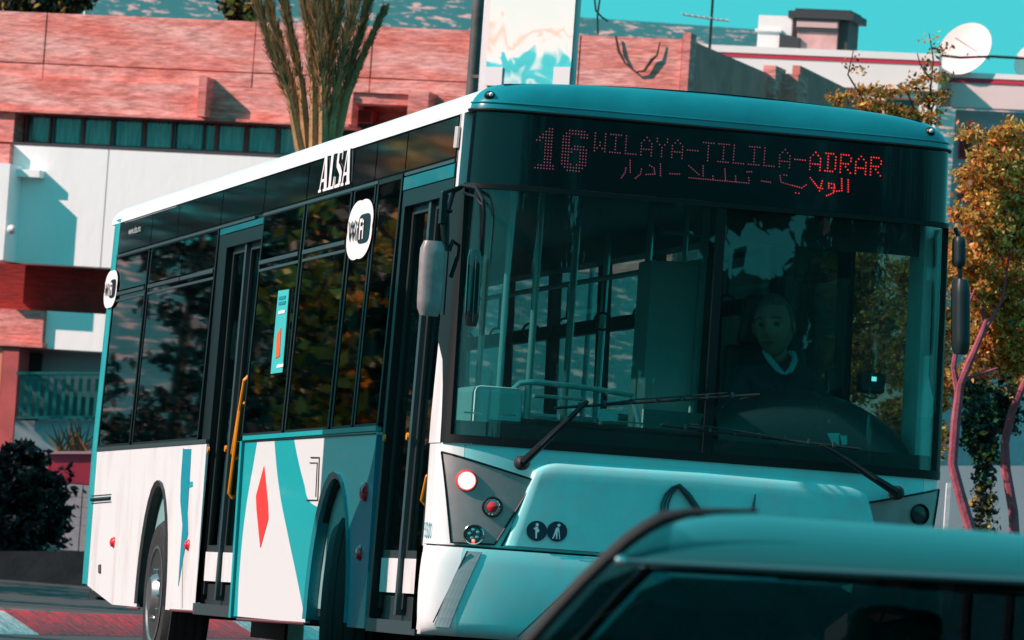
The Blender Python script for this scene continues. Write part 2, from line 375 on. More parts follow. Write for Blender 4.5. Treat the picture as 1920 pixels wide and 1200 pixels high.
# --- near side doors
def door(y0, y1, zt):
    e = empty('door', (0, (y0+y1)/2, .4)); e.parent = bus; e.matrix_parent_inverse = Matrix.Translation(-bus.location)
    def kid(nm, mbx, m, **k):
        o = mbx.build(nm, m, None, **k); o.parent = e; o.matrix_parent_inverse = (Matrix.Translation(-e.location)); return o
    pr = lambda r, o_, t_: MB().prism(r, lambda p, t: (SX(p[1], o_-t), *p), 0, t_)
    mid = (y0+y1)/2
    # outer surround, recessed leaves
    mb = MB()
    for r in (rect(y0, y0+.06, .40, zt), rect(y1-.07, y1, .40, zt), rect(y0, y1, zt-.05, zt+.03)): mb.prism(r, lambda p, t: (SX(p[1], .0-t), *p), 0, .07)
    kid('door_surround', mb, black)
    for a, b_ in ((y0+.07, mid-.03), (mid+.03, y1-.08)):
        kid('door_glass', pr(rect(a+.04, b_-.04, .74, zt-.09), -.055, .01), dglass)
        mb = MB()
        for r in (rect(a, a+.04, .45, zt-.05), rect(b_-.04, b_, .45, zt-.05), rect(a+.04, b_-.04, zt-.09, zt-.05), rect(a+.04, b_-.04, .70, .74)): mb.prism(r, lambda p, t: (SX(p[1], -.04-t), *p), 0, .03)
        kid('door_leaf_frame', mb, greym)
        kid('kick_panel', pr(rect(a+.03, b_-.03, .53, .70), -.035, .02), white)
        kid('sill_box', pr(rect(a+.03, b_-.03, .40, .515), -.06, .02), inside_d)
        # yellow grab handle inside the leaf
        yy = b_-.10
        kid('push_button', MB().lathe([(.02, 0), (.018, .01)], (SX(1.3, -.012), b_-.02, 1.3), (-1, 0, 0), 10), yellow)
    kid('centre_seal', pr(rect(mid-.028, mid+.028, .42, zt-.04), -.015, .05), alu)
    kid('step_sill', pr(rect(y0+.02, y1-.02, .33, .395), .004, .1), alu)
    return e
door(5.68, 7.0, 2.55)
door(.34, 1.62, 2.52)
for (a, b_) in (((459, 712), (436, 850)), ((450, 765), (430, 925)), ((801, 893), (791, 938))):
    q0, q1 = on_x(*a, .045), on_x(*b_, .045)
    if a[0] > 700: q1 = on_x(*b_, .03); q0 = on_x(*a, .03)
    MB().tube([q0+np.array([.03, 0, .03]), q0, q1, q1+np.array([.03, 0, -.03])], .012 if a[0] < 700 else .010, 8).build('yellow_handle', yellow, bus, smooth=True)
side_panel('door_header', rect(.365, 1.62, 2.555, 2.62), dome_m, off=.004, th=.03)
side_panel('door_header', rect(5.7, 7.2, 2.585, 2.62), dome_m, off=.004, th=.03)
side_panel('door_pillar', rect(7.0, 7.22, .36, 2.6), black, off=0, th=.06)
# --- side details: decals and lamps
def side_print(name, poly, m, off=.004, parent=bus): return side_panel(name, poly, m, off=off, th=.003, parent=parent)
red_m = mat('red_paint', (.80, .035, .03), .4)
tealb = mat('stripe_teal_paint', (.004, .26, .34), .4)
side_print('red_diamond', [yz(497, 874), (yz(482, 930)), yz(483, 955), yz(490, 1027), yz(505, 972), yz(504, 945)], red_m)
side_print('teal_stripe', [yz(*p) for p in ((345, 842), (341, 900), (340, 940), (344, 985), (339, 1050), (336, 1100), (340, 1075), (346, 1040), (354, 1000), (353, 960), (357, 900), (360, 842))], tealb)
side_print('teal_mark', [yz(*p) for p in ((356, 903), (363, 903), (363, 912), (356, 914))], teal)
def round_lamp_side(x, y, r):
    Y, Z = yz(x, y)
    o = MB().lathe([(r*1.25, -.01), (r*1.25, .006), (r, .012), (r*.9, .022), (r*.4, .028)], (SX(Z), Y, Z), (-1, 0, 0), 16).build('side_marker_lamp', red_lens, bus, smooth=True)
for q in ((355, 1022, .028), (215, 1017, .03), (677, 1037, .033)): round_lamp_side(*q)
Y, Z = yz(687, 922); MB().lathe([(.052, -.01), (.052, .012), (.035, .028), (.02, .03)], (SX(Z), Y, Z), (-1, 0, 0), 16).build('side_indicator', [red_lens], bus, smooth=True)
# access flap outline, louvre slot, keyhole
def line_side(name, pts, r, m, off=.003):
    q = [yz(*p) for p in pts]; return MB().tube([(SX(z, off), y, z) for y, z in q], r, 5).build(name, m, bus)
line_side('flap_seam', [(585, 858), (601, 858), (598, 938), (577, 938)], .004, greym)
line_side('flap_seam', [(583, 868), (597, 868), (594, 932)], .003, greym)
line_side('vent_slot', [(173, 937), (209, 934)], .012, black)
line_side('vent_slot', [(173, 930), (210, 927)], .003, greym); line_side('vent_slot', [(173, 944), (210, 941)], .003, greym)
line_side('lock', [(190, 1060), (190, 1074)], .016, greym)
line_side('panel_seam', [(447, 829), (707, 813)], .004, black, off=.004)
line_side('panel_seam', [(345, 840), (343, 1140)], .0025, greym, off=0)
line_side('skirt_edge', [(240, 1140), (262, 1141)], .008, mat('dark_red_edge', (.15, .03, .04), .5), off=0)
line_side('skirt_edge', [(320, 1144), (368, 1147)], .008, MATS['dark_red_edge'], off=0)
line_side('skirt_edge', [(446, 1161), (572, 1169)], .008, MATS['dark_red_edge'], off=0)
# lettering on the side
letter = mat('white_letter_film', (.85, .85, .85), .4)
def side_poly(name, polys, x0, y0, sx, sz, m=letter, off=.012):
    # polys in unit space, u runs towards the front of the bus (to the right as read), v up
    Yc, Zc = yz(x0, y0); mb = MB()
    for P in polys: mb.prism([(Yc-u*sx, Zc+v*sz) for u, v in P], lambda p, t: (SX(p[1], off-t), *p), 0, .002)
    return mb.build(name, m, bus)
# heavy condensed serif word, four letters
def seriffed():
    L = []
    # A at 0..0.95
    def A(o): return [[(o+.0, 0), (o+.30, 0), (o+.30, .07), (o+.0, .07)], [(o+.52, 0), (o+.98, 0), (o+.98, .07), (o+.52, .07)], [(o+.1, .07), (o+.2, .07), (o+.48, 1), (o+.4, 1)], [(o+.62, .07), (o+.9, .07), (o+.62, 1), (o+.40, 1)], [(o+.24, .26), (o+.68, .26), (o+.68, .34), (o+.26, .34)]]
    L += A(0)
    L += [[(1.02, 0), (1.70, 0), (1.70, .07), (1.02, .07)], [(1.12, .07), (1.36, .07), (1.36, .93), (1.12, .93)], [(1.02, .93), (1.46, .93), (1.46, 1), (1.02, 1)], [(1.58, .07), (1.70, .07), (1.70, .32), (1.64, .32)]]
    L += [[(1.78, .02), (1.84, 0), (1.84, .30), (1.78, .30)], [(1.84, 0), (2.36, 0), (2.44, .1), (2.3, .1), (1.9, .08)], [(2.22, .1), (2.46, .12), (2.48, .38), (2.26, .36)], [(2.48, .38), (2.20, .58), (1.98, .66), (1.80, .70), (1.86, .55), (2.24, .33)], [(1.80, .68), (2.02, .66), (2.02, .9), (1.84, .92)], [(1.86, .90), (2.36, .90), (2.34, 1), (1.96, 1)], [(2.36, .72), (2.42, .72), (2.42, 1), (2.36, .98)]]
    L += A(2.50)
    return L
side_poly('operator_lettering', seriffed(), 588, 361, .262, .205)
# wifi cloud signs
def wifi(x, y, sc_):
    Yc, Zc = yz(x, y); mb = MB(); f = lambda off: (lambda p, t: (SX(p[1], off-t), *p))
    out = []
    for k in range(48):
        a = 2*PI*k/48; r = 1 + .13*abs(math.sin(2*a))
        out.append((Yc + .335*sc_*r*math.cos(a), Zc + .152*sc_*r*math.sin(a)))
    mb.prism(out, f(.014), 0, .002); o = mb.build('wifi_sign', letter, bus)
    mb = MB(); q = []
    for k in range(24):
        a = 2*PI*k/24; q.append((Yc-.13*sc_ + .165*sc_*math.copysign(abs(math.cos(a))**.5, math.cos(a)), Zc + .078*sc_*math.copysign(abs(math.sin(a))**.5, math.sin(a))))
    mb.prism(q, f(.017), 0, .002); mb.build('wifi_sign_patch', black, o)
    for body, yo, mm in (('Wi', .28, black), ('Fi', -.02, letter)):
        vs, fs = text_mesh(body, .15*sc_, 1.25, off=.003)
        MB().add([(SX(Zc, .0215), Yc+yo*sc_-a, Zc-.052*sc_+b_) for a, b_ in vs], fs).build('wifi_letters', mm, o)
wifi(669, 430, 1.0); wifi(203, 542, .8)
vs, fs = text_mesh('www.alsa.ma', .07, 1.4)
Y, Z = yz(234, 440); MB().add([(SX(Z, .016), Y-a, Z+b_) for a, b_ in vs], fs).build('web_lettering', mat('grey_letter', (.45, .5, .5), .5), bus)
# poster inside window pane
Y, Z = yz(523, 620); po = side_print('poster', [yz(518, 545), yz(538, 542), yz(530, 698), yz(508, 701)], mat('poster_teal', (.05, .50, .50), .4), off=.010)
side_print('poster_picture', [yz(519, 625), yz(526, 615), yz(525, 668), yz(517, 672)], mat('poster_orange', (.75, .12, .02), .4), off=.014, parent=po)
for yy in (556, 566, 583, 684):
    side_print('poster_line', [yz(521, yy), yz(533, yy-2), yz(532, yy+4), yz(520, yy+6)], letter if yy in (583, 684) else tealb, off=.014, parent=po)
# --- wheels
def wheel(yc, steer=0, front=False):
    R = .475; zc = GZ+R; wl = empty('wheel', (.16, yc, zc)); wl.parent = bus; wl.matrix_parent_inverse = Matrix.Translation(-bus.location)
    ax = Vector((-1, 0, 0)); h = .14
    mb = MB(); mb.lathe([(.30, h-.005), (.36, h+.005), (.43, h), (R-.015, h-.03), (R, h-.06), (R, -h+.06), (R-.02, -h), (.30, -h)], (0, 0, 0), ax, 48)
    t_ = mb.build('tyre', tyre, None, smooth=35); t_.parent = wl
    mb = MB()       # tread grooves as raised ribs
    for hx in (-.085, -.03, .03, .085): mb.lathe([(R-.01, hx-.018), (R+.006, hx-.016), (R+.006, hx+.016), (R-.01, hx+.018)], (0, 0, 0), ax, 48)
    o = mb.build('tread_rib', tyre, None, smooth=35); o.parent = t_
    mb = MB(); mb.lathe([(.30, h-.01), (.305, h+.004), (.285, h+.006), (.27, h-.02), (.25, h-.07), (.18, h-.05), (.14, h-.02), (.12, h+.02), (.10, h+.035), (.03, h+.04)], (0, 0, 0), ax, 40)
    o = mb.build('rim', rimm, None, smooth=30); o.parent = wl
    for k in range(10):
        a = 2*PI*k/10; n = MB().lathe([(.014, 0), (.014, .03), (.008, .04)], (-h+.03, .155*math.cos(a), .155*math.sin(a)), ax, 6).build('wheel_nut', chrome, None); n.parent = o
    wl.rotation_euler = (0, 0, steer)
    return wl
wheel(RA); wheel(FA, math.radians(-17))
for yc in (RA, FA):
    wl = wheel(yc, math.radians(-17) if yc == FA else 0); wl.location.x = 2.34; wl.rotation_euler.z += PI
MB().box((.3, RA-.12, .3), (2.2, RA+.12, .52)).build('axle', inside_d, bus); MB().box((.3, FA-.1, .28), (2.2, FA+.1, .45)).build('axle', inside_d, bus)

# --- front
def fpatch(name, x0, x1, z0, z1, m, off=0, th=.02, nu=None, nv=4, parent=bus, bul=0, smooth=60):
    ta, tb = FT(x0, 1.3), FT(x1, 1.3); nu = nu or max(6, int(abs(tb-ta)*22))
    def P(u, v, o=0):
        return FP(ta+(tb-ta)*u, z0+(z1-z0)*v, off+o, bul*math.sin(PI*min(1, max(0, v))))
    return MB().shell(P, nu, nv, th).build(name, m, parent, smooth=smooth)
XL, XR = .012, 2.488
fpatch('destination_display', XL, XR, 2.515, 2.858, dispg, off=-.002)
fpatch('display_frame', XL, XR, 2.488, 2.513, gasket, off=.010, th=.03, nv=1)
ws_l = fpatch('windscreen', XL+.03, 1.262, 1.30, 2.486, wsglass, off=-.006, th=.008)
ws_r = fpatch('windscreen', 1.305, XR-.03, 1.30, 2.486, wsglass, off=-.006, th=.008)
ws_r['label'] = 'driver side windscreen pane'; ws_l['label'] = 'door side windscreen pane'
def fstrip(name, pts, r, m, off=.0, n=6, parent=bus):
    return MB().tube([FX(x, z, off) for x, z in pts], r, n).build(name, m, parent, smooth=True)
lin = lambda a, b, n: [(a[0]+(b[0]-a[0])*k/n, a[1]+(b[1]-a[1])*k/n) for k in range(n+1)]
mb = MB()
mb.shell(lambda u, v, o=0: FX(1.262+.043*u, 1.30+1.186*v, .006+o), 2, 6, .03); mb.build('windscreen_mullion', gasket, bus)
# bottom band: rubber gasket, black frit
fpatch('windscreen_seal', XL+.004, XR-.004, 1.262, 1.302, gasket, off=.012, th=.04, nv=3)
for s_ in (0, 1):
    def P(u, v, o=0):
        x = (XL+.002+.035*u) if s_ == 0 else (XR-.002-.035*u); return FX(x, 1.27+1.22*v, .010+o)
    MB().shell(P, 4, 10, .03).build('corner_seal', gasket, bus, smooth=60)
mb = MB(); mb.shell(lambda u, v, o=0: FP(FT(XL+.04, 1.4)+(FT(XR-.04, 1.4)-FT(XL+.04, 1.4))*u, 1.302+.07*v, -.016+o), 40, 1, .004); mb.build('frit_band', inside_d, bus)
# silver corner posts: continuous from waist to roof
for sgn in (0, 1):
    def P(u, v, o=0):
        z = 1.26+1.60*v; t = (FT(.012, z))*(1-u) if sgn == 0 else PI-(FT(.012, z))*(1-u)
        p = FP(t, z, .006+o); return p
    mb = MB(); mb.shell(P, 6, 12, .03); mb.build('corner_post', white, bus, smooth=60)
# strip between corner and door
side_panel('front_post', rect(.255, .345, .36, 2.86), white, off=.004, th=.06); 
side_panel('front_post', rect(.30, .56, .36, 2.62), white, off=0, th=.06, right=True)
# lower front panel between windscreen and bumper
fpatch('front_panel', .11, 2.39, .775, 1.26, aqua, off=0, th=.03, nu=60, nv=6)
fpatch('front_corner_panel', .0, .107, .775, 1.26, white, off=0, th=.03, nu=10, nv=6)
fpatch('front_corner_panel', 2.393, 2.5, .775, 1.26, white, off=0, th=.03, nu=10, nv=6)
for sgn in (0, 1):       # side returns of the panel and bumper
    for (z0, z1, o_) in ((.775, 1.26, 0), (.36, .765, .028)):
        def P(u, v, o=0):
            z = z0+(z1-z0)*v; t = FT(.001, z)*(1-u); t = t if sgn == 0 else PI-t
            return FP(t, z, o_+o)
        mb = MB(); mb.shell(P, 6, 2, .03); mb.build('front_corner_return', white, bus, smooth=60)
# central raised flap with rounded top edge
def hatch(u, v, o=0):
    x = .44+(2.10-.44)*u; top = 1.215-.012*abs(u-.5)*2 - .05*max(0, (abs(u-.5)-.42)/.08)**2
    z = .79+(top-.79)*v
    x2 = x + (.0 if v > .5 else 0) - (1-v)*(.12 if u < .5 else -.12)*(1-abs(u-.5)*0)*(abs(u-.5)*2)
    b = .022*min(1, (1-v)/.10)**.5*min(1, min(u, 1-u)/.02)**.5 if v < 1 and 0 < u < 1 else 0
    return FX(x2, z, .004+b+o)
MB().shell(hatch, 48, 14, .02).build('front_flap', aqua, bus, smooth=80)
fstrip('flap_seam', [(.46, 1.115), (.43, 1.02), (.36, .88), (.315, .785)], .005, black, .006)
# bumper
def bumper(u, v, o=0):
    z = .34+(.765-.34)*v; bl = .028 + .02*math.sin(PI*v)**.5
    if v > .92: bl = .028+.012*(1-(v-.92)/.08)
    t = FT(.0, .6)*0 + .0 + PI*u
    t = b0_+(b1_-b0_)*u
    p = FP(t, z, bl+o); return (p[0], p[1]+(.04 if v < .08 else 0), z)
tb = FT(.155, .6)
for (b0_, b1_, nm, mm, nn) in ((.10, tb-.004, 'bumper_corner', white, 20), (tb, PI-tb, 'front_bumper', aqua, 60), (PI-tb+.004, PI-.10, 'bumper_corner', white, 20)):
    MB().shell(bumper, nn, 12, .03).build(nm, mm, bus, smooth=60)
def bstrip(name, pts, r, m): return MB().tube([FP(FT(x, z), z, .05) for x, z in pts], r, 5).build(name, m, bus)
bstrip('bumper_seam', [(.185, .75), (.13, .60), (.06, .40)], .0035, greym)
bstrip('bumper_seam', [(.80, .75), (.66, .60), (.44, .36)], .0035, greym)
mb = MB(); qd = [(.175, .755), (.245, .755), (.125, .37), (.06, .37)]
def bq(u, v, o=0):
    a = (qd[3][0]*(1-v)+qd[0][0]*v); b_ = (qd[2][0]*(1-v)+qd[1][0]*v); z = .38+.37*v
    return FP(FT(a+(b_-a)*u, z), z, .030+.02*math.sin(PI*(z-.34)/.425)**.5+.005+o)
MB().shell(bq, 4, 8, .004).build('bumper_stripe', mat('grey_film', (.28, .38, .40), .4), bus)
fstrip('panel_gap', lin((.02, .77), (2.48, .77), 60), .006, black, .004)
# lamp panels
def lamp_panel(sgn):
    c = [(.022, 1.215), (.455, 1.11), (.285, .79), (.085, .785)]   # tl tr br bl
    def P(u, v, o=0):
        a = np.array(c[3])*(1-v)+np.array(c[0])*v; b_ = np.array(c[2])*(1-v)+np.array(c[1])*v; q = a*(1-u)+b_*u
        x = q[0] if sgn == 0 else 2.5-q[0]
        return FX(x, q[1], .010+o)
    o = MB().shell(P, 12, 8, .015).build('lamp_panel', silver, bus, smooth=60)
    edge = [P(u, 1, .002) for u in np.linspace(0, 1, 10)]+[P(1, v, .002) for v in np.linspace(1, 0, 8)][1:]+[P(u, 0, .002) for u in np.linspace(1, 0, 8)][1:]+[P(0, v, .002) for v in np.linspace(0, 1, 10)][1:]
    MB().tube(edge, .005, 5, cap=False).build('lamp_panel_edge', black, o)
    lamps = [(.135, 1.085, .052, 'lit'), (.262, .968, .050, 'red'), (.185, .832, .050, 'clear')]
    for (x, z, r, k) in lamps:
        if sgn: x = 2.5-x
        p = Vector(FX(x, z, .012)); nrm = (Vector(FX(x, z, .1))-Vector(FX(x, z, 0))).normalized(); nrm = (nrm+Vector((0, -1, 0))*1.5).normalized()
        ring = MB().lathe([(r, -.01), (r, .008), (r*.9, .014), (r*.82, .006), (r*.80, -.005)], p, nrm, 28).build('headlamp_ring' if k != 'red' else 'indicator_ring', red_m if (k == 'lit' and not sgn) else (chrome if k == 'clear' else black), o, smooth=30)
        if k == 'lit' and not sgn:
            MB().lathe([(r*.80, .002), (r*.7, .010), (r*.3, .016), (.002, .017)], p, nrm, 24).build('lit_lens', mat('lit_lamp', (1, .8, .8), .3, emis=(1, .50, .50), es=.75), ring, smooth=True)
        elif (k == 'lit' and sgn) or (k == 'red' and sgn):
            MB().lathe([(r*.80, .002), (r*.4, .006), (.002, .008)], p, nrm, 24).build('unlit_lens', mat('unlit_lens', (.02, .03, .03), .2), ring, smooth=True)
        elif k == 'red':
            MB().lathe([(r*.80, .000), (r*.66, .002), (r*.62, -.0)], p, nrm, 24).build('lens_bezel', chrome, ring, smooth=20)
            MB().lathe([(r*.55, .000), (r*.5, .012), (r*.25, .018), (.002, .019)], p, nrm, 20).build('red_lens', red_lens, ring, smooth=True)
            bmb = MB(); a = nrm.orthogonal().normalized(); b_ = nrm.cross(a)
            for j in range(14):
                th = 2*PI*j/14; bmb.lathe([(.0032, .0), (.0032, .006), (.001, .008)], p+(a*math.cos(th)+b_*math.sin(th))*r*.74, nrm, 5)
            bmb.build('lens_stud', mat('lens_stud', (.7, .75, .75), .3), ring)
        else:
            MB().lathe([(r*.78, -.0), (r*.7, .002)], p, nrm, 24).build('reflector', mat('reflector', (.12, .13, .14), .15, metal=1, var=.6, scale=60), ring)
            gm = MB(); a = nrm.orthogonal().normalized(); b_ = nrm.cross(a)
            for j in range(5):
                th = 2*PI*j/5+.4; gm.lathe([(.009, .0), (.009, .006), (.003, .009)], p+(a*math.cos(th)+b_*math.sin(th))*r*.42, nrm, 8)
            gm.build('reflector_cell', chrome, ring)
            MB().lathe([(.008, .0), (.007, .008), (.002, .011)], p-Vector((0, 0, 1))*r*.62, nrm, 10).build('small_bulb', mat('small_bulb', (1, .2, .15), .3, emis=(1, .08, .05), es=1.5), ring)
lamp_panel(0); lamp_panel(1)
# priority icons
darkblue = mat('dark_blue_film', (.004, .03, .06), .4)
def fpoly(name, poly, off, m, parent=bus, th=.002):
    return MB().prism(poly, lambda p, t: FX(p[0], p[1], off-t), 0, th).build(name, m, parent)
for i, (x, y) in enumerate(((1016, 996), (1053, 997))):
    p = on_y(x, y, -.1); cx, cz = float(p[0]), float(p[2]); r = .0485
    o = fpoly('priority_sticker', [(cx+r*math.cos(a), cz+r*math.sin(a)) for a in np.linspace(0, 2*PI, 25)[:-1]], .034, darkblue)
    mb = MB(); f = lambda p, t: FX(p[0], p[1], .038-t)
    mb.prism([(cx+(.002 if i == 0 else .008)+.0075*math.cos(a), cz+.03+.0075*math.sin(a)) for a in np.linspace(0, 2*PI, 10)[:-1]], f, 0, .002)
    if i == 0:
        bd = [(-.008, .019), (.006, .021), (.008, .010), (.014, .004), (.012, -.004), (.004, -.008), (.004, -.036), (-.002, -.036), (-.004, -.008), (-.005, .004), (-.014, .010), (-.012, .014), (-.004, .012)]
    else:
        bd = [(-.006, .014), (.004, .022), (.010, .016), (.012, .002), (.018, -.036), (.014, -.036), (.008, -.002), (.004, -.002), (.004, -.036), (-.002, -.036), (-.004, -.010), (-.014, -.036), (-.019, -.036), (-.010, -.004)]
    mb.prism([(cx+a, cz+b_) for a, b_ in bd], f, 0, .002); mb.build('pictogram', letter, o)
# fleet number on the corner
vs, fs = text_mesh('9520', .105, .78)
p0 = on_y(790, 1006, .15); z0 = float(p0[2])
mb = MB(); arc = []   # arc length table of the corner at z0
tt = np.linspace(0, .9, 200); PP = [FP(t, z0, .003) for t in tt]; s_ = [0]
for a, b_ in zip(PP[:-1], PP[1:]): s_.append(s_[-1]+math.hypot(a[0]-b_[0], a[1]-b_[1]))
# numbers start on the door post and run round onto the front
tot = max(v[0] for v in vs)
def nmap(a, b_):
    q = a + .015
    if q < 0: return (SX(z0, .008), .335-(.335-.32)+(-q), z0+b_) if True else None
    t = float(np.interp(q, s_, tt)); p = FP(t, z0, .008); return (p[0], p[1], z0+b_)
MB().add([nmap(*v) for v in vs], fs).build('fleet_number', tealb, bus)
# badge on the flap (partly hidden by the car in front)
def pxf(x, y, off): 
    p = on_y(x, y, -.1); return FX(float(p[0]), float(p[2]), off)
bd = MB()
for k, w_ in ((0, .006), (1, .006), (2, .005)):
    bd.tube([pxf(1242+k*6, 968, .04), pxf(1243+k*6, 945, .04), pxf(1250+k*6, 927, .04), pxf(1262+k*5, 914, .04), pxf(1275+k*2, 909, .04)], w_, 6)
bd.tube([pxf(1273, 909, .045), pxf(1290, 928, .045), pxf(1308, 955, .045), pxf(1318, 975, .045)], [.012, .018, .018, .018], 6)
bd.build('emblem', mat('emblem_dark', (.02, .05, .06), .2, metal=.6), bus, smooth=True)
MB().tube([pxf(1413, 926, .045), pxf(1408, 958, .045)], [.003, .010], 5).build('emblem_point', MATS['emblem_dark'], bus)
# marker lamps on the dome
for (x, y) in ((927, 178), (1752, 247)):
    p = on_y(x, y, -.02); X = float(p[0]); Z = float(p[2]); q = Vector((X, FX(X, 2.86)[1]+.045, Z))
    o = MB().lathe([(.026, -.03), (.026, .012), (.018, .03), (.006, .038)], q, (0, -1, .25), 14).build('marker_lamp', black, bus, smooth=True)
    o.scale = (1, 1, 1)
    MB().lathe([(.014, .02), (.010, .04), (.003, .046)], q, (0, -1, .25), 10).build('marker_lens', mat('clear_lens', (.7, .75, .75), .1, coat=1), o, smooth=True)
# --- destination LEDs
font = {'W': ['10001', '10001', '10001', '10101', '10101', '11011', '10001'], 'I': ['11111', '00100', '00100', '00100', '00100', '00100', '11111'], 'L': ['10000']*6+['11111'], 'A': ['00100', '01010', '10001', '10001', '11111', '10001', '10001'], 'Y': ['10001', '10001', '01010', '00100', '00100', '00100', '00100'], '-': ['00000']*3+['11111']+['00000']*3, 'T': ['11111']+['00100']*6, 'D': ['11110', '01001', '01001', '01001', '01001', '01001', '11110'], 'R': ['11110', '10001', '10001', '11110', '10100', '10010', '10001']}
dots = []
tx = 'WILAYA-TILILA-ADRAR'; x0 = .635; xe = 2.075; n = len(tx)*6-1; dx = (xe-x0)/n; dz = .0143
for i, ch in enumerate(tx):
    for r_, row in enumerate(font[ch]):
        for c_, b_ in enumerate(row):
            if b_ == '1': dots.append((x0+(i*6+c_)*dx, 2.795-r_*dz))
one = ['0000110', '0001110', '0011110', '0111110', '1101110', '0001110', '0001110', '0001110', '0001110', '0001110', '0001110', '0001110', '0111111', '1111111']
six = ['001111110', '011111111', '111000111', '111000000', '111000000', '111011110', '111111111', '111100111', '111000111', '111000111', '111000111', '111101111', '011111110', '001111100']
for gl, ox in ((one, .352), (six, .480)):
    for r_, row in enumerate(gl):
        for c_, b_ in enumerate(row):
            if b_ == '1': dots.append((ox+c_*.0145, 2.797-r_*.0148))
arab = [[(748, 262), (748, 315)], [(698, 268), (718, 280), (722, 308), (682, 310)], [(660, 285), (655, 308), (632, 328)], [(608, 245), (608, 300)], [(588, 280), (585, 300), (568, 325)], [(792, 306), (835, 308)], [(880, 325), (1155, 350)], [(945, 270), (945, 328)], [(880, 270), (925, 310)], [(1045, 285), (1048, 335)], [(990, 318), (990, 330)], [(1095, 318), (1095, 340)], [(1155, 325), (1158, 350)], [(1148, 298), (1168, 297)], [(1215, 340), (1255, 346)], [(1300, 315), (1305, 345), (1325, 352)], [(1318, 312), (1330, 314)], [(1325, 352), (1400, 372), (1420, 358)], [(1372, 395), (1387, 397)], [(1440, 325), (1475, 370), (1495, 375)], [(1495, 340), (1482, 385)], [(1525, 350), (1550, 355), (1552, 372), (1525, 372), (1525, 352)], [(1550, 372), (1545, 395), (1515, 408)], [(1585, 330), (1585, 385), (1550, 388)], [(1615, 335), (1615, 390)]]
for pl in arab:
    for (a, b_) in zip(pl[:-1], pl[1:]):
        L = math.hypot(b_[0]-a[0], b_[1]-a[1]); m_ = max(1, round(L/11))
        for k in range(m_+1):
            x = a[0]+(b_[0]-a[0])*k/m_; y = a[1]+(b_[1]-a[1])*k/m_
            p = on_y(940+x/2.4615, 200+y/2.4615, -.08); dots.append((float(p[0]), float(p[2])))
led_d = mat('led_dim', (.12, .03, .05), .4, emis=(1, .18, .30), es=.07)
led_m = mat('led_mid', (.2, .03, .04), .4, emis=(1, .08, .12), es=.2)
led_b = mat('led_bright', (.4, .02, .02), .4, emis=(1, .03, .03), es=.32)
mb = MB(); seen = set()
for (x, z) in dots:
    k = (round(x/.004), round(z/.004))
    if k in seen: continue
    seen.add(k); r = .0034; mi = 0 if x < 1.62 else (1 if x < 1.72 else 2)
    if mi == 2: r = .0042
    mb.add([FX(x+r*math.cos(a), z+r*math.sin(a), .002) for a in (0, PI/3, 2*PI/3, PI, 4*PI/3, 5*PI/3)], [(0, 1, 2, 3, 4, 5)], mi)
o = mb.build('led_text', [led_d, led_m, led_b], bus); o['kind'] = 'stuff'; o['label'] = 'red dot matrix route number 16 and destination'
# --- wipers
def wp(x, y, Y=-.14): return Vector(tuple(map(float, on_y(x, y, Y))))
def wiper(piv, elbow, tl, tr, extra):
    e = MB(); pv = wp(*piv, -.13)
    e.lathe([(.035, 0), (.035, .05), (.02, .07)], pv+Vector((0, .04, 0)), (0, -1, 0), 14); root = e.build('wiper', rubber, bus, smooth=True)
    MB().tube([wp(*piv, -.17), wp(*[piv[i]*.75+elbow[i]*.25 for i in (0, 1)], -.18), wp(*elbow, -.155)], [.022, .019, .010], 8).build('wiper_arm', black, root, smooth=True)
    MB().tube([wp(*[piv[i]*.72+elbow[i]*.28 for i in (0, 1)], -.20), wp(*extra, -.17), wp(*elbow, -.17)], [.006, .005, .005], 6).build('wiper_spring', greym, root)
    c1 = [tl[i]*.6+tr[i]*.4 for i in (0, 1)]
    MB().tube([wp(*tl, -.135), wp(*c1, -.15), wp(*tr, -.125)], .008, 6).build('wiper_blade', rubber, root)
    MB().tube([wp(tl[0]+50, tl[1]-2, -.15), wp(c1[0], c1[1]-6, -.17), wp(tr[0]-60, tr[1]-3, -.145)], .005, 6).build('wiper_bridge', greym, root)
    for k in range(7):
        m_ = MB()
        u = .12+k*.125; x = tl[0]+(tr[0]-tl[0])*u; y = tl[1]+(tr[1]-tl[1])*u
        p = wp(x, y-3, -.15); m_.box(p-Vector((.006, .008, .012)), p+Vector((.006, .008, .012))); m_.build('wiper_clip', alu, root)
wiper((980, 868), (1102, 752), (1040, 765), (1424, 740), (1060, 790))
wiper((1682, 924), (1540, 834), (1240, 797), (1612, 842), (1590, 860))
# --- mirrors
def slab_mirror(name, x, y0, y1, wpx, Y, m, face=None, dep=.09, tilt=0):
    e = MB(); a = wp(x, y0, Y); b_ = wp(x-tilt, y1, Y); hw = wpx/387/2
    rows = 10; vs = []
    def P(u, v, o=0):
        pass
    n = 20; loops = []
    for k in range(rows+1):
        v = k/rows; c = a.lerp(b_, v); s = .72+.28*(1-abs(2*v-1)**6)**.5
        loops.append([(c.x+hw*s*math.copysign(abs(math.cos(t))**.6, math.cos(t)), c.y+dep*s*.5*math.copysign(abs(math.sin(t))**.7, math.sin(t)), c.z) for t in np.linspace(0, 2*PI, n+1)[:-1]])
    vs = [p for l in loops for p in l]
    e.add(vs, [(i*n+k, i*n+(k+1) % n, (i+1)*n+(k+1) % n, (i+1)*n+k) for i in range(rows) for k in range(n)]+[tuple(range(n)), tuple(rows*n+k for k in range(n))])
    return e.build(name, m, bus, smooth=50)
mirg = mat('mirror_housing', (.30, .28, .28), .45, var=.3, scale=14, coat=.2)
mr = slab_mirror('mirror', 812, 452, 592, 46, -.25, mirg, tilt=8); mr['label'] = 'large grey door side mirror'
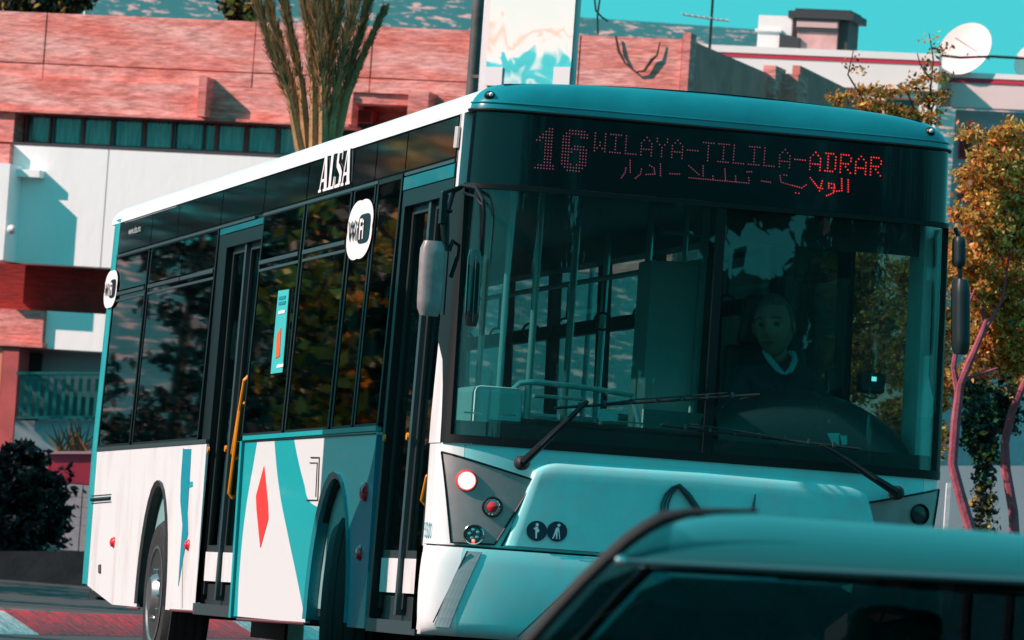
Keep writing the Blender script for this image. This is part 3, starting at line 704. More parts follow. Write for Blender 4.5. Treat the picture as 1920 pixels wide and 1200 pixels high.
MB().box(wp(831, 590, -.22), wp(836, 470, -.14)).build('mirror_edge', black, mr)
mb = MB()
mb.tube([wp(836, 470, -.2), wp(838, 430, -.2), wp(838, 400, -.16), wp(850, 358, -.05), wp(862, 352, .02)], .013, 8)
mb.tube([wp(828, 392, -.2), wp(830, 362, -.16), wp(866, 350, .0)], .010, 8)
mb.tube([wp(828, 392, -.2), wp(846, 396, -.16)], .010, 8)
mb.tube([wp(834, 455, -.22), wp(831, 440, -.22), wp(829, 405, -.2)], .012, 8)
mb.box(wp(826, 418, -.24), wp(836, 362, -.18))
mb.tube([wp(866, 348, .0), wp(893, 352, -.15), wp(906, 375, -.25), wp(908, 400, -.25), wp(903, 480, -.22)], .010, 8)
mb.tube([wp(870, 362, .0), wp(890, 368, -.2), wp(905, 384, -.25)], .007, 8)
mb.tube([wp(842, 470, -.2), wp(849, 452, -.2), wp(860, 460, -.18), wp(858, 480, -.18), wp(845, 520, -.18)], .011, 8)
mb.build('mirror_arm', black, mr, smooth=True)
m2 = slab_mirror('mirror', 891, 468, 612, 27, -.22, mat('mirror_back', (.008, .02, .022), .15, coat=1), dep=.06, tilt=8); m2['label'] = 'narrow black mirror hanging before the windscreen'
MB().tube([wp(893, 480, -.26), wp(886, 604, -.26)], .003, 5).build('mirror_highlight_trim', alu, m2)
m3 = slab_mirror('mirror', 1801, 524, 664, 30, -.05, mat('mirror_dark', (.008, .022, .025), .5), dep=.14)
m4 = slab_mirror('mirror', 1798, 444, 500, 22, -.02, MATS['mirror_dark'], dep=.10)
MB().tube([wp(1792, 430, .05), wp(1800, 450, -.02), wp(1800, 540, -.03)], .012, 8).build('mirror_arm', black, m3, smooth=True)
# reflector tag on door band end
p = yz(848, 258); MB().prism([yz(846, 236), yz(852, 236), yz(849, 276), yz(843, 276)], lambda q, t: (SX(q[1], .02-t), *q), 0, .01).build('side_repeater', mat('pale_lens', (.55, .5, .5), .3), bus)
# ------------------------------------------------------------------ bus interior
MB().box((.06, .35, .38), (2.44, 11.6, .42)).build('floor', inside_d, bus)
MB().box((.08, .30, 2.74), (2.42, 11.7, 2.77)).build('ceiling', ceilm, bus)
mb = MB(); mb.box((.2, .3, 2.55), (2.3, .4, 2.74)); mb.build('header_box', inside_d, bus)
mb = MB()
for sx in (.1, 2.28): mb.box((sx, 1.7 if sx < 1 else .6, 2.60), (sx+.14, 11.5, 2.74))
mb.build('air_duct', ceilm, bus)
mb = MB(); mb.box((.055, 7.05, .42), (.09, 11.5, 1.34)); mb.box((.055, 1.7, .42), (.09, 5.6, 1.34)); mb.box((2.41, .6, .42), (2.445, 11.5, 1.34)); mb.build('inner_lining', inside, bus)
MB().box((.16, 11.70, .42), (2.34, 11.78, 1.7)).build('rear_lining', inside, bus)
# dashboard and console
mb = MB()
mb.prism([(.10, 1.30), (.10, 1.36), (.55, 1.42), (.62, .5), (.2, .5)], lambda p, t: (.30+t, p[0], p[1]), 0, 2.05); mb.build('dashboard', inside_d, bus)
def binn(u, v, o=0):
    x = 1.40+(2.36-1.40)*u; hgt = .30*(math.sin(PI*min(1, max(0, u*.9+.08)))**.45); a = v*PI
    return (x, .42-.22*math.cos(a)*(1+o), 1.36+hgt*math.sin(a)*(1+o))
MB().grid(lambda u, v: binn(u, v), 24, 10).build('instrument_binnacle', mat('binnacle', (.010, .03, .034), .45), bus, smooth=True)
mb = MB(); mb.box((.22, .38, .55), (.46, .9, 1.56)); mb.build('entrance_console', inside_l, bus, bevel=.03)
mb = MB(); mb.tube([wp(955, 800, .5), wp(955, 752, .5), wp(962, 730, .5), wp(975, 718, .5), wp(1000, 716, .5), wp(1100, 727, .7), wp(1185, 741, .9)], .014, 8); mb.tube([wp(1000, 742, .6), wp(1090, 748, .8)], .010, 8); mb.tube([wp(1185, 741, .9), wp(1200, 800, .9)], .013, 8); mb.build('entrance_rail', pole_m, bus, smooth=True)
def poleP(x, y0, y1, Y, r=.017):
    a = wp(x+(600-y0)*.06, y0, Y); b_ = wp(x+(600-y1)*.06, y1, Y); b_.x = a.x = (a.x+b_.x)/2
    MB().tube([(a.x, Y, .42), (a.x, Y, 2.74)], r, 10).build('grab_pole', pole_m, bus, smooth=True)
for q in ((1000, 420, 790, 1.5, .018), (945, 420, 790, 1.15, .016), (1070, 420, 790, 3.2, .02), (1208, 420, 790, 3.9, .02), (1275, 420, 790, 2.9, .014), (905, 420, 790, 1.9, .016), (1130, 420, 790, 6.0, .02), (1105, 420, 790, 8.5, .02)):
    poleP(*q)
for X in (.45, 2.0):
    MB().tube([(X, 2.0, 2.42), (X, 11.2, 2.42)], .016, 8).build('ceiling_rail', pole_m, bus, smooth=True)
    for k in range(9):
        y = 2.6+k*.95
        s2 = MB(); s2.tube([(X, y, 2.42), (X, y, 2.22)], .008, 5); s2.tube([(X+.05*math.cos(a), y, 2.17+.05*math.sin(a)) for a in np.linspace(0, 2*PI, 13)], .008, 5); s2.build('hand_strap', inside_d, bus)
# seats
seat_src = None
def seat(x, y, z=.42, flip=0):
    global seat_src
    if seat_src is None:
        s1 = MB(); s1.box((-.21, -.22, .38), (.21, .22, .46)); c = s1.build('passenger_seat', seat_m, bus, bevel=.025)
        s2 = MB(); s2.hexa([(-.21, .18, .46), (.21, .18, .46), (.21, .25, .46), (-.21, .25, .46), (-.19, .26, 1.08), (.19, .26, 1.08), (.19, .31, 1.08), (-.19, .31, 1.08)]); b_ = s2.build('seat_back', seat_m, c, bevel=.03)
        s3 = MB(); s3.tube([(-.22, .22, .44), (-.235, .27, 1.0), (-.18, .30, 1.14), (.18, .30, 1.14), (.235, .27, 1.0), (.22, .22, .44)], .02, 8); s3.build('seat_frame', inside_l, c, smooth=True)
        s4 = MB(); s4.box((-.18, -.12, 0), (.18, .12, .38)); s4.build('seat_pedestal', inside_d, c)
        for o in (b_, *[k for k in bus.children if 0]): pass
        for k in c.children: k.matrix_parent_inverse = Matrix.Identity(4)
        c.matrix_parent_inverse = Matrix.Translation(-bus.location); c.location = (x, y, z); seat_src = c; return
    c = seat_src.copy(); col.objects.link(c); c.location = (x, y, z)
    for k in seat_src.children:
        d = k.copy(); col.objects.link(d); d.parent = c; d.matrix_parent_inverse = Matrix.Identity(4)
for y in (3.1, 4.0, 4.9, 7.9, 8.8, 9.7, 10.7):
    for x in (1.75, 2.20): seat(x, y, .55 if y > 7.5 else .42)
for y in (3.3, 4.3, 7.9, 8.8, 9.7, 10.7):
    for x in (.34, .80): seat(x, y, .55 if y > 7.5 else .42)
# driver's cab
mb = MB(); mb.box((1.36, 1.62, .45), (2.40, 1.66, 1.55)); mb.box((1.36, .75, .45), (1.39, 1.62, 1.30)); mb.build('cab_partition', inside, bus)
MB().box((1.62, 1.63, 1.55), (2.40, 1.645, 2.45)).build('cab_screen', glass('cab_screen_glass', (.35, .5, .5), .8, .02), bus)
mb = MB(); mb.tube([(1.62, 1.64, 1.55), (1.62, 1.64, 2.7)], .022, 8); mb.tube([(1.4, 1.64, 2.46), (2.38, 1.64, 2.44)], .012, 6); mb.build('cab_frame', inside, bus, smooth=True)
mb = MB(); mb.box((1.38, 1.75, .45), (1.70, 2.05, 2.32)); mb.build('equipment_cabinet', inside_l, bus, bevel=.01)
MB().box((2.13, 1.5, 2.26), (2.25, 1.56, 2.31)).build('cab_camera', inside_d, bus, bevel=.01)
MB().box((1.42, .40, 2.36), (2.44, .42, 2.56)).build('sun_blind', inside_d, bus)
p = wp(1562, 712, .45); MB().box((p.x-.03, .45, p.z-.06), (p.x+.03, .5, p.z+.05)).build('ticket_reader', inside_d, bus, bevel=.01)
p = wp(1635, 718, .45); o = MB().box((p.x-.06, .42, p.z-.05), (p.x+.06, .52, p.z+.05)).build('ticket_machine', inside_d, bus, bevel=.01)
MB().box((p.x-.012, .415, p.z+.008), (p.x+.012, .419, p.z+.03)).build('screen', mat('small_screen', (.1, .5, .5), .3, emis=(.2, .9, .9), es=.35), o)
# papers on the dash and stickers on the glass
paper = mat('pale_paper', (.35, .62, .62), .5)
for poly in ([(1551, 812), (1574, 812), (1578, 834), (1560, 832)], [(1573, 816), (1588, 817), (1588, 834), (1574, 834)], [(1724, 784), (1754, 780), (1753, 808), (1724, 810)], [(1729, 871), (1761, 871), (1761, 879), (1729, 879)]):
    MB().prism([tuple(map(float, on_y(x, y, .1)))[::2] for x, y in poly], lambda q, t: (q[0], .10+t, q[1]), 0, .003).build('paper_notice', paper, bus)
q = [tuple(map(float, on_y(x, y, -.09)))[::2] for x, y in ((1124, 766), (1162, 766), (1162, 789), (1125, 789))]
MB().prism(q, lambda p, t: FX(p[0], p[1], -.02-t), 0, .002).build('windscreen_sticker', paper, bus)
for k in range(8):
    x = 862+k*62; q = [tuple(map(float, on_y(*a, .0)))[::2] for a in ((x, 770+k*4), (x+34, 773+k*4), (x+34, 776+k*4), (x, 773+k*4))]
    MB().prism(q, lambda p, t: FX(p[0], p[1], -.035-t), 0, .002).build('defroster_slot', mat('slot_alu', (.15, .22, .22), .4), bus)
# steering wheel
mb = MB(); c = wp(1560, 812, .62); c = Vector((2.02, .62, 1.40)); ax1 = Vector((1, 0, 0)); ax2 = Vector((0, .82, .42)).normalized()
mb.tube([c+ax1*.24*math.cos(a)+ax2*.24*math.sin(a) for a in np.linspace(0, 2*PI, 33)], .015, 8)
mb.tube([c+ax1*.23, c-ax1*.23], .014, 6); mb.tube([c, c-ax2*.23], .014, 6); mb.lathe([(.07, -.02), (.07, .01), (.03, .03)], c, ax1.cross(ax2), 14)
mb.tube([c, (2.02, .45, 1.15)], .035, 8); mb.build('steering_wheel', mat('wheel_rim', (.03, .08, .09), .35), bus, smooth=True)
# driver seat
mb = MB(); sx = 1.90
mb.hexa([(sx-.24, 1.24, 1.25), (sx+.24, 1.24, 1.25), (sx+.24, 1.36, 1.25), (sx-.24, 1.36, 1.25), (sx-.21, 1.30, 1.90), (sx+.21, 1.30, 1.90), (sx+.21, 1.40, 1.90), (sx-.21, 1.40, 1.90)])
mb.box((sx-.26, .80, 1.02), (sx+.26, 1.3, 1.16)); ds = mb.build('driver_seat', inside_d, bus, bevel=.03)
mb = MB(); mb.hexa([(sx-.15, 1.30, 1.90), (sx+.15, 1.30, 1.90), (sx+.15, 1.40, 1.90), (sx-.15, 1.40, 1.90), (sx-.12, 1.31, 2.16), (sx+.12, 1.31, 2.16), (sx+.12, 1.40, 2.16), (sx-.12, 1.40, 2.16)]); mb.build('headrest', inside_d, ds, bevel=.03)
MB().box((sx-.2, .9, .42), (sx+.2, 1.25, 1.02)).build('seat_base', inside_d, ds)

# ------------------------------------------------------------------ driver (person)
def skin(name, pts, edges, rad, m, parent=None, lv=2):
    me = bpy.data.meshes.new(name); me.from_pydata(pts, edges, []); o = bpy.data.objects.new(name, me); col.objects.link(o); me.materials.append(m)
    md = o.modifiers.new('skin', 'SKIN'); md.use_smooth_shade = True
    for i, r in enumerate(rad): me.skin_vertices[0].data[i].radius = r if isinstance(r, tuple) else (r, r)
    me.skin_vertices[0].data[0].use_root = True
    s = o.modifiers.new('sub', 'SUBSURF'); s.levels = lv; s.render_levels = lv
    if parent: o.parent = parent
    return o
sweater = mat('navy_sweater', (.03, .06, .08), .9, var=.3, scale=40)
skinm = mat('skin', (.66, .28, .19), .55, var=.12, scale=10)
hair = mat('grey_hair', (.22, .20, .19), .9, var=.5, scale=60)
hx, hy = 1.91, 1.02
# body: pelvis root; head turned towards the door side
P = [(hx, 1.12, 1.20), (hx, 1.15, 1.42), (hx, 1.14, 1.60), (hx, 1.12, 1.73), (hx-.01, 1.09, 1.82),
     (hx-.16, 1.12, 1.72), (hx-.25, 1.02, 1.52), (hx-.20, .82, 1.42), (hx-.06, .72, 1.50),
     (hx+.16, 1.12, 1.72), (hx+.26, 1.00, 1.52), (hx+.24, .82, 1.43), (hx+.28, .70, 1.50),
     (hx-.11, 1.0, 1.17), (hx-.15, .62, 1.14), (hx-.15, .58, .75), (hx-.15, .48, .68), (hx+.11, 1.0, 1.17), (hx+.15, .62, 1.14), (hx+.15, .58, .75), (hx+.15, .48, .68)]
Ed = [(0, 1), (1, 2), (2, 3), (3, 4), (3, 5), (5, 6), (6, 7), (7, 8), (3, 9), (9, 10), (10, 11), (11, 12), (0, 13), (13, 14), (14, 15), (15, 16), (0, 17), (17, 18), (18, 19), (19, 20)]
Ra = [(.17, .13), (.17, .13), (.18, .13), (.12, .09), .055, .085, .062, .052, .036, .085, .062, .052, .036, .09, .075, .055, .045, .09, .075, .055, .045]
drv = skin('person', P, Ed, Ra, sweater, lv=2)
tag(drv, 'bus driver in dark sweater and pale shirt collar sitting behind the windscreen of the bus', 'person')
def head():
    bm = bmesh.new(); bmesh.ops.create_uvsphere(bm, u_segments=40, v_segments=32, radius=1)
    for v in bm.verts:
        x, y, z = v.co       # face towards -y
        px, py, pz = x*.077, y*.098, z*.122
        if z < 0: px *= 1-.20*(-z)**2.2; py *= 1-.06*(-z)
        if z < -.1 and y > 0: py *= 1-.35*min(1, (-z))
        g = lambda cx, cz, sx_, sz_: math.exp(-((x-cx)/sx_)**2-((z-cz)/sz_)**2)
        if y < 0:
            py -= .028*g(0, -.20, .18, .16) + .015*g(0, .0, .11, .25)       # nose
            py += .017*g(-.42, .06, .22, .11) + .017*g(.42, .06, .22, .11)  # eye sockets
            py -= .011*g(0, .21, .7, .08)                                   # brow
            py -= .006*g(0, -.47, .24, .06); py += .006*g(0, -.53, .22, .03); py -= .006*g(0, -.60, .2, .05)
            py -= .008*g(0, -.85, .3, .14)                                  # chin
            py -= .005*(g(-.5, -.25, .25, .2)+g(.5, -.25, .25, .2))
        v.co = (px, py, pz)
    me = bpy.data.meshes.new('head'); bm.to_mesh(me); bm.free()
    me.polygons.foreach_set('use_smooth', [True]*len(me.polygons)); me.materials.append(skinm)
    o = bpy.data.objects.new('head', me); col.objects.link(o); return o
hd = head(); hd.parent = drv; HL = Vector((hx-.05, 1.04, 1.995)); hd.location = HL; hd.rotation_euler = (math.radians(4), math.radians(-5), math.radians(-30)); hd.scale = (1.26,)*3
def hpart(name, mb, m, smooth=True):
    o = mb.build(name, m, None, smooth=smooth); o.parent = hd; return o
mb = MB()
for s_ in (-1, 1): mb.tube([(s_*.021, -.083, .007), (s_*.031, -.086, .009), (s_*.041, -.081, .006)], [.0015, .0035, .0015], 6)
hpart('eyes', mb, mat('eye', (.03, .02, .02), .2))
for s_ in (-1, 1):
    hpart('ear', MB().lathe([(.012, -.01), (.030, .0), (.026, .008), (.008, .004)], (s_*.076, .012, -.005), (s_, .25, 0), 14), skinm)
    hpart('eyebrow', MB().tube([(s_*.014, -.096, .030), (s_*.032, -.094, .036), (s_*.050, -.082, .030)], .0045, 5), hair)
hpart('mouth', MB().tube([(-.022, -.098, -.066), (0, -.106, -.064), (.022, -.098, -.066)], .0035, 5), mat('lips', (.30, .10, .08), .5))
def hairP(u, v):
    th = v*PI*.52; ph = 2*PI*u; x, y, z = math.sin(th)*math.cos(ph), math.sin(th)*math.sin(ph), math.cos(th)
    k = 1.06 if y > -.25 else 1.02; lim = -.05 if y > -.1 else .0
    if y < -.3 and z < .60: k = .93
    zz = z-.15*max(0, y)
    return (x*.077*k, y*.098*k, zz*.122*k+.002)
hpart('hair', MB().grid(hairP, 32, 14), hair)
nk = skin('neck', [(hx-.01, 1.10, 1.80), (hx-.03, 1.07, 1.92)], [(0, 1)], [.070, .066], skinm, drv)
mb = MB(); L1 = []
mb.tube([(hx-.085, 1.06, 1.865), (hx-.075, 1.01, 1.83), (hx-.035, .965, 1.775), (hx-.005, .955, 1.755)], [.014, .016, .016, .008], 8)
mb.tube([(hx+.065, 1.06, 1.865), (hx+.062, 1.01, 1.83), (hx+.03, .965, 1.775), (hx-.003, .955, 1.755)], [.014, .016, .016, .008], 8)
mb.tube([(hx-.085, 1.06, 1.865), (hx-.04, 1.15, 1.87), (hx+.03, 1.15, 1.87), (hx+.065, 1.06, 1.865)], .014, 8)
o = mb.build('shirt_collar', mat('pale_shirt', (.25, .55, .62), .8), None, smooth=True); o.parent = drv
vs, fs = text_mesh('ALSA', .035, 1.0)
o = MB().add([(hx+.06+a, .965, 1.60+b_) for a, b_ in vs], fs).build('chest_lettering', letter, None); o.parent = drv
for s_, wr in ((-1, Vector((hx-.06, .72, 1.50))), (1, Vector((hx+.28, .70, 1.50)))):
    mb = skin('hand', [tuple(wr), tuple(wr+Vector((s_*.0, -.03, .02))), tuple(wr+Vector((0, -.065, .03)))], [(0, 1), (1, 2)], [.026, (.036, .018), (.034, .016)], skinm, drv)
    for k in range(4):
        b0 = wr+Vector(((k-1.5)*.018, -.062, .03)); L = (.028, .032, .030, .024)[k]
        skin('finger', [tuple(b0), tuple(b0+Vector((0, -L, .004))), tuple(b0+Vector((0, -L-.012, -.02))), tuple(b0+Vector((0, -L+.006, -.036)))], [(0, 1), (1, 2), (2, 3)], [.009, .0085, .008, .007], skinm, mb, 1)
    b0 = wr+Vector((-s_*.028, -.03, .015)); skin('thumb', [tuple(b0), tuple(b0+Vector((-s_*.015, -.022, -.008))), tuple(b0+Vector((-s_*.004, -.044, -.018)))], [(0, 1), (1, 2)], [.011, .010, .008], skinm, mb, 1)

# ================================================================== GROUND
f0 = np.array([math.sin(yaw), math.cos(yaw)]); r0 = np.array([math.cos(yaw), -math.sin(yaw)])
def gz(y):
    pts = [(-60, -.85), (-19, -.82), (-3, GZ), (48, GZ), (62, .5), (80, 1.5), (95, 1.9), (400, 2.5), (3000, 2.5)]
    return float(np.interp(y, [a for a, b in pts], [b for a, b in pts]))
asphalt = mat('asphalt', (.055, .057, .06), .85, c2=(.035, .037, .04), scale=3, bump=.25, bscale=60)
ys = [-300, -60, -40, -19, -11, -3, 5, 20, 35, 48, 55, 62, 70, 80, 95, 140, 400, 2600]
xs = [-1500, -300, -60, -20, -8, 0, 8, 20, 60, 300, 1500]
mb = MB(); mb.add([(x, y, gz(y)) for y in ys for x in xs], [(j*len(xs)+i, j*len(xs)+i+1, (j+1)*len(xs)+i+1, (j+1)*len(xs)+i) for j in range(len(ys)-1) for i in range(len(xs)-1)])
tag(mb.build('road', asphalt), kind='structure')
# pavement island with painted kerb
K0 = np.array([.2, 22.0]); kd = np.array([math.sin(math.radians(18.5)), math.cos(math.radians(18.5))]); kn = -np.array([kd[1], -kd[0]])
pav = mat('pavement_slab', (.26, .15, .15), .8, var=.5, scale=4, bump=.3, bscale=30)
mb = MB(); q = [K0-kd*8+kn*.552, K0+kd*30+kn*.552, K0+kd*30+kn*5, K0-kd*8+kn*5]
mb.hexa([(*p, GZ) for p in q]+[(*p, .125) for p in q]); pv = tag(mb.build('pavement', mat('pavement_base', (.06, .05, .05), .9)), kind='structure')
mb = MB(); mb.hexa([(-.195, -.195, 0), (.195, -.195, 0), (.195, .195, 0), (-.195, .195, 0), (-.19, -.19, .03), (.19, -.19, .03), (.19, .19, .03), (-.19, .19, .03)])
src = mb.build('paving_slab', pav, None); ang = -math.radians(18.5); src.parent = pv
k_ = 0
for i in range(26):
    for j in range(6):
        p = K0-kd*1+kd*(.4*i)+kn*(.76+.4*j)
        o = src if k_ == 0 else src.copy()
        if k_: col.objects.link(o)
        o.location = (*p, .1255+random.uniform(-.004, .006)); o.rotation_euler = (random.uniform(-.01, .01), 0, ang); k_ += 1
kr = mat('kerb_red_paint', (.80, .008, .02), .6, c2=(.25, .03, .04), scale=5, lo=.40, hi=.58, bump=.4, bscale=20)
kw = mat('kerb_white_paint', (.62, .62, .60), .6, c2=(.25, .32, .33), scale=7, lo=.35, hi=.55, bump=.5, bscale=20)
kroot = empty('painted_kerb', (*K0, GZ), 'kerb painted in red and white stretches beside the paved island', 'kerb')
wx = at_d(75, 1175, 53.5)
swhite = float(np.dot(wx[:2]-K0, kd))
for i in range(-5, 15):
    s0 = i*1.96-.53; a = K0+kd*(s0+.003); b = K0+kd*(s0+1.957); c = b+kn*.55; d = a+kn*.55
    t = .155+random.uniform(-.006, .006)
    sm = K0+kd*(s0+.5); ph = (s0+.98-5.35)
    mm = kw if (ph < 0 and ph > -6) or ph > 14 else kr
    o = MB().hexa([(*a, GZ), (*b, GZ), (*c, GZ), (*d, GZ), (*(a+kn*.36), t), (*(b+kn*.36), t), (*c, t), (*d, t)]).build('kerb_stone', mm, kroot, bevel=.008)
# ------------------------------------------------------------------ far slope: low wall, fence, bush, planter
def dbox(mb, x0, x1, y0, y1, D, dep, mi=0, zb=None):
    a = at_d(x0, y1, D); b = at_d(x1, y1, D); t0 = at_d(x0, y0, D)[2]; t1 = at_d(x1, y0, D)[2]
    z0 = zb if zb is not None else a[2]; z1_ = zb if zb is not None else b[2]
    ff = np.array([f0[0], f0[1]])*dep
    return mb.hexa([(a[0], a[1], z0), (b[0], b[1], z1_), (b[0]+ff[0], b[1]+ff[1], z1_), (a[0]+ff[0], a[1]+ff[1], z0), (a[0], a[1], t0), (b[0], b[1], t1), (b[0]+ff[0], b[1]+ff[1], t1), (a[0]+ff[0], a[1]+ff[1], t0)], mi)
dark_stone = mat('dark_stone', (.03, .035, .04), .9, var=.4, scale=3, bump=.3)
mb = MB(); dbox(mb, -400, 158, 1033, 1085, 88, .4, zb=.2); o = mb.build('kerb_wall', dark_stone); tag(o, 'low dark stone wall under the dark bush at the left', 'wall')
# low white wall carrying the fence
wallw = mat('rendered_white', (.72, .72, .72), .8, var=.25, scale=.7, bump=.15, bscale=12)
wallg = mat('rendered_grey', (.42, .46, .50), .85, var=.2, scale=1)
mb = MB(); dbox(mb, 20, 420, 788, 905, 103, .3, zb=1.3); tag(mb.build('garden_wall', wallg), 'pale low garden wall below the green railing', 'wall')
fe = empty('railing', tuple(at_d(100, 790, 103)), 'dark green metal railing on top of the low garden wall', 'fence')
fgreen = mat('green_railing', (.015, .16, .15), .5); fgrey = mat('fence_sheet', (.10, .22, .24), .6, var=.3, scale=2)
mb = MB(); dbox(mb, 30, 380, 697, 702, 102.9, .05); dbox(mb, 30, 380, 781, 785, 102.9, .05); mb.build('rail', fgreen, fe)
for k in range(22):
    x = 34+k*15.5; y0 = 699+k*1.0; mb = MB(); dbox(mb, x, x+7, y0, 784+k*.4, 102.95, .04); mb.build('picket', fgreen, fe)
mb = MB(); dbox(mb, 34, 378, 704, 780, 103.1, .02); mb.build('backing_sheet', fgrey, fe)
# planter
pr_ = mat('planter_red', (.62, .03, .07), .6, var=.3, scale=1.5)
mb = MB(); dbox(mb, 85, 190, 850, 905, 96, .8, zb=float(at_d(90, 905, 96)[2])); pl_ = mb.build('planter', pr_, bevel=.02); tag(pl_, 'red planter box with spiky plant beside the dark bush', 'planter')
mb = MB(); dbox(mb, 82, 195, 846, 851, 95.98, .84); mb.build('planter_rim', mat('planter_rim', (.6, .35, .38), .6), pl_)
pinkw = mat('pink_white_block', (.60, .48, .50), .8, var=.2)
bw = empty('block_wall', tuple(at_d(140, 985, 95)), 'pale pink block wall under the red planter', 'wall')
zz = [at_d(140, y, 95)[2] for y in (1033, 985, 970, 950, 932, 908)]
for i in range(5):
    for j in range(3):
        a = at_d(118+j*36, 950, 95); b = at_d(152+j*36, 950, 95); g = np.array([f0[0]*.5, f0[1]*.5])
        MB().hexa([(a[0], a[1], zz[i]+.006), (b[0], b[1], zz[i]+.006), (b[0]+g[0], b[1]+g[1], zz[i]+.006), (a[0]+g[0], a[1]+g[1], zz[i]+.006), (a[0], a[1], zz[i+1]), (b[0], b[1], zz[i+1]), (b[0]+g[0], b[1]+g[1], zz[i+1]), (a[0]+g[0], a[1]+g[1], zz[i+1])]).build('block', pinkw, bw)
# ------------------------------------------------------------------ foliage helper
def leaf_mesh(name, pts, size, mats, weights, parent=None, asp=.55, up=.0, jit=.4):
    n = len(pts); pts = np.asarray(pts)
    a = rng.normal(size=(n, 3)); a[:, 2] *= (1-up); a /= np.linalg.norm(a, axis=1)[:, None]
    b = rng.normal(size=(n, 3)); b -= (b*a).sum(1)[:, None]*a; b /= np.linalg.norm(b, axis=1)[:, None]
    s = size*(1+jit*rng.normal(size=n)).clip(.4, 2)[:, None]
    V = np.stack([pts-a*s, pts+b*s*asp-a*s*.1, pts+a*s, pts-b*s*asp-a*s*.1], 1).reshape(-1, 3)
    me = bpy.data.meshes.new(name); me.vertices.add(4*n); me.vertices.foreach_set('co', V.ravel().astype(np.float32))
    me.loops.add(4*n); me.loops.foreach_set('vertex_index', np.arange(4*n, dtype=np.int32)); me.polygons.add(n)
    me.polygons.foreach_set('loop_start', np.arange(0, 4*n, 4, dtype=np.int32)); me.polygons.foreach_set('loop_total', np.full(n, 4, dtype=np.int32))
    for m in mats: me.materials.append(m)
    me.polygons.foreach_set('material_index', rng.choice(len(mats), size=n, p=weights).astype(np.int32)); me.update(); me.validate()
    o = bpy.data.objects.new(name, me); col.objects.link(o)
    if parent is not None:
        o.parent = parent; o.matrix_parent_inverse = Matrix.Translation(-parent.location)
    return o
def leafmat(name, c, tr=.35):
    m = bpy.data.materials.new(name); m.use_nodes = True; t = m.node_tree; b = t.nodes['Principled BSDF']
    b.inputs['Roughness'].default_value = .55; b.inputs['Base Color'].default_value = (*c, 1)
    tl = t.nodes.new('ShaderNodeBsdfTranslucent'); tl.inputs[0].default_value = (*[min(1, x*1.3) for x in c], 1)
    mx_ = t.nodes.new('ShaderNodeMixShader'); mx_.inputs[0].default_value = tr
    t.links.new(b.outputs[0], mx_.inputs[1]); t.links.new(tl.outputs[0], mx_.inputs[2]); t.links.new(mx_.outputs[0], t.nodes['Material Output'].inputs[0]); return m
L_or = leafmat('orange_leaf', (.62, .20, .025)); L_ol = leafmat('olive_leaf', (.42, .28, .05)); L_dk = leafmat('dark_leaf', (.05, .045, .025)); L_go = leafmat('golden_leaf', (.85, .52, .13)); L_rd = leafmat('russet_leaf', (.34, .05, .025))
L_gr = leafmat('deep_green_leaf', (.006, .032, .026)); L_mv = leafmat('mauve_leaf', (.022, .005, .014)); L_bk = leafmat('blackish_leaf', (.005, .007, .009))
bark = mat('pink_bark', (.42, .09, .13), .8, var=.4, scale=12, bump=.3)
bark_b = mat('brown_bark', (.10, .07, .05), .85, var=.4, scale=10, bump=.3)
def clusters(blobs, ncl, per, sp):
    out = []
    tot = sum(b[3]*b[4]*b[5] for b in blobs)
    for b in blobs:
        n = max(1, int(ncl*b[3]*b[4]*b[5]/tot))
        d = rng.normal(size=(n, 3)); d /= np.linalg.norm(d, axis=1)[:, None]; rr = rng.random(n)**.45
        c = np.array(b[:3])+d*rr[:, None]*np.array(b[3:6])
        c = np.repeat(c, per, 0); out.append(c+rng.normal(size=c.shape)*sp*np.array([1, 1, .6]))
    return np.concatenate(out)
# ------------------------------------------------------------------ trees on the right
def blobs_px(lst, D, depth=.9):
    out = []
    for (x, y, rx, ry, dd) in lst:
        p = at_d(x, y, D+dd); k = (D+dd)/CF; out.append((p[0], p[1], p[2], rx*k, rx*k*depth, ry*k))
    return out
def pxpath(l, D): return [tuple(at_d(x, y, D)) for x, y in l]
b1 = at_d(1822, 1000, 50)
t1 = empty('small_tree', (b1[0], b1[1], gz(b1[1])), 'orange and olive leaved tree with curved pink trunk just right of the bus', 'tree')
def down(pts): p = pts[0]; return [(p[0], p[1]+.0, gz(p[1])-.02)]+pts
MB().tube(down(pxpath([(1822, 1000), (1800, 925), (1786, 870), (1792, 790), (1800, 720), (1835, 640), (1850, 600)], 50)), [.052, .05, .046, .042, .042, .038, .028, .018], 8).build('trunk', bark, t1, smooth=True)
mb = MB()
mb.tube(pxpath([(1796, 735), (1788, 690), (1800, 600), (1830, 540)], 50), [.03, .024, .016, .01], 6)
mb.tube(pxpath([(1800, 715), (1840, 700), (1870, 690)], 50), [.02, .014, .008], 6); mb.tube(pxpath([(1848, 610), (1820, 480), (1850, 350), (1830, 250)], 50.3), [.022, .016, .012, .006], 6)
mb.tube(pxpath([(1835, 640), (1880, 560), (1900, 430)], 50.2), [.022, .014, .006], 6); mb.build('branch', bark, t1, smooth=True)
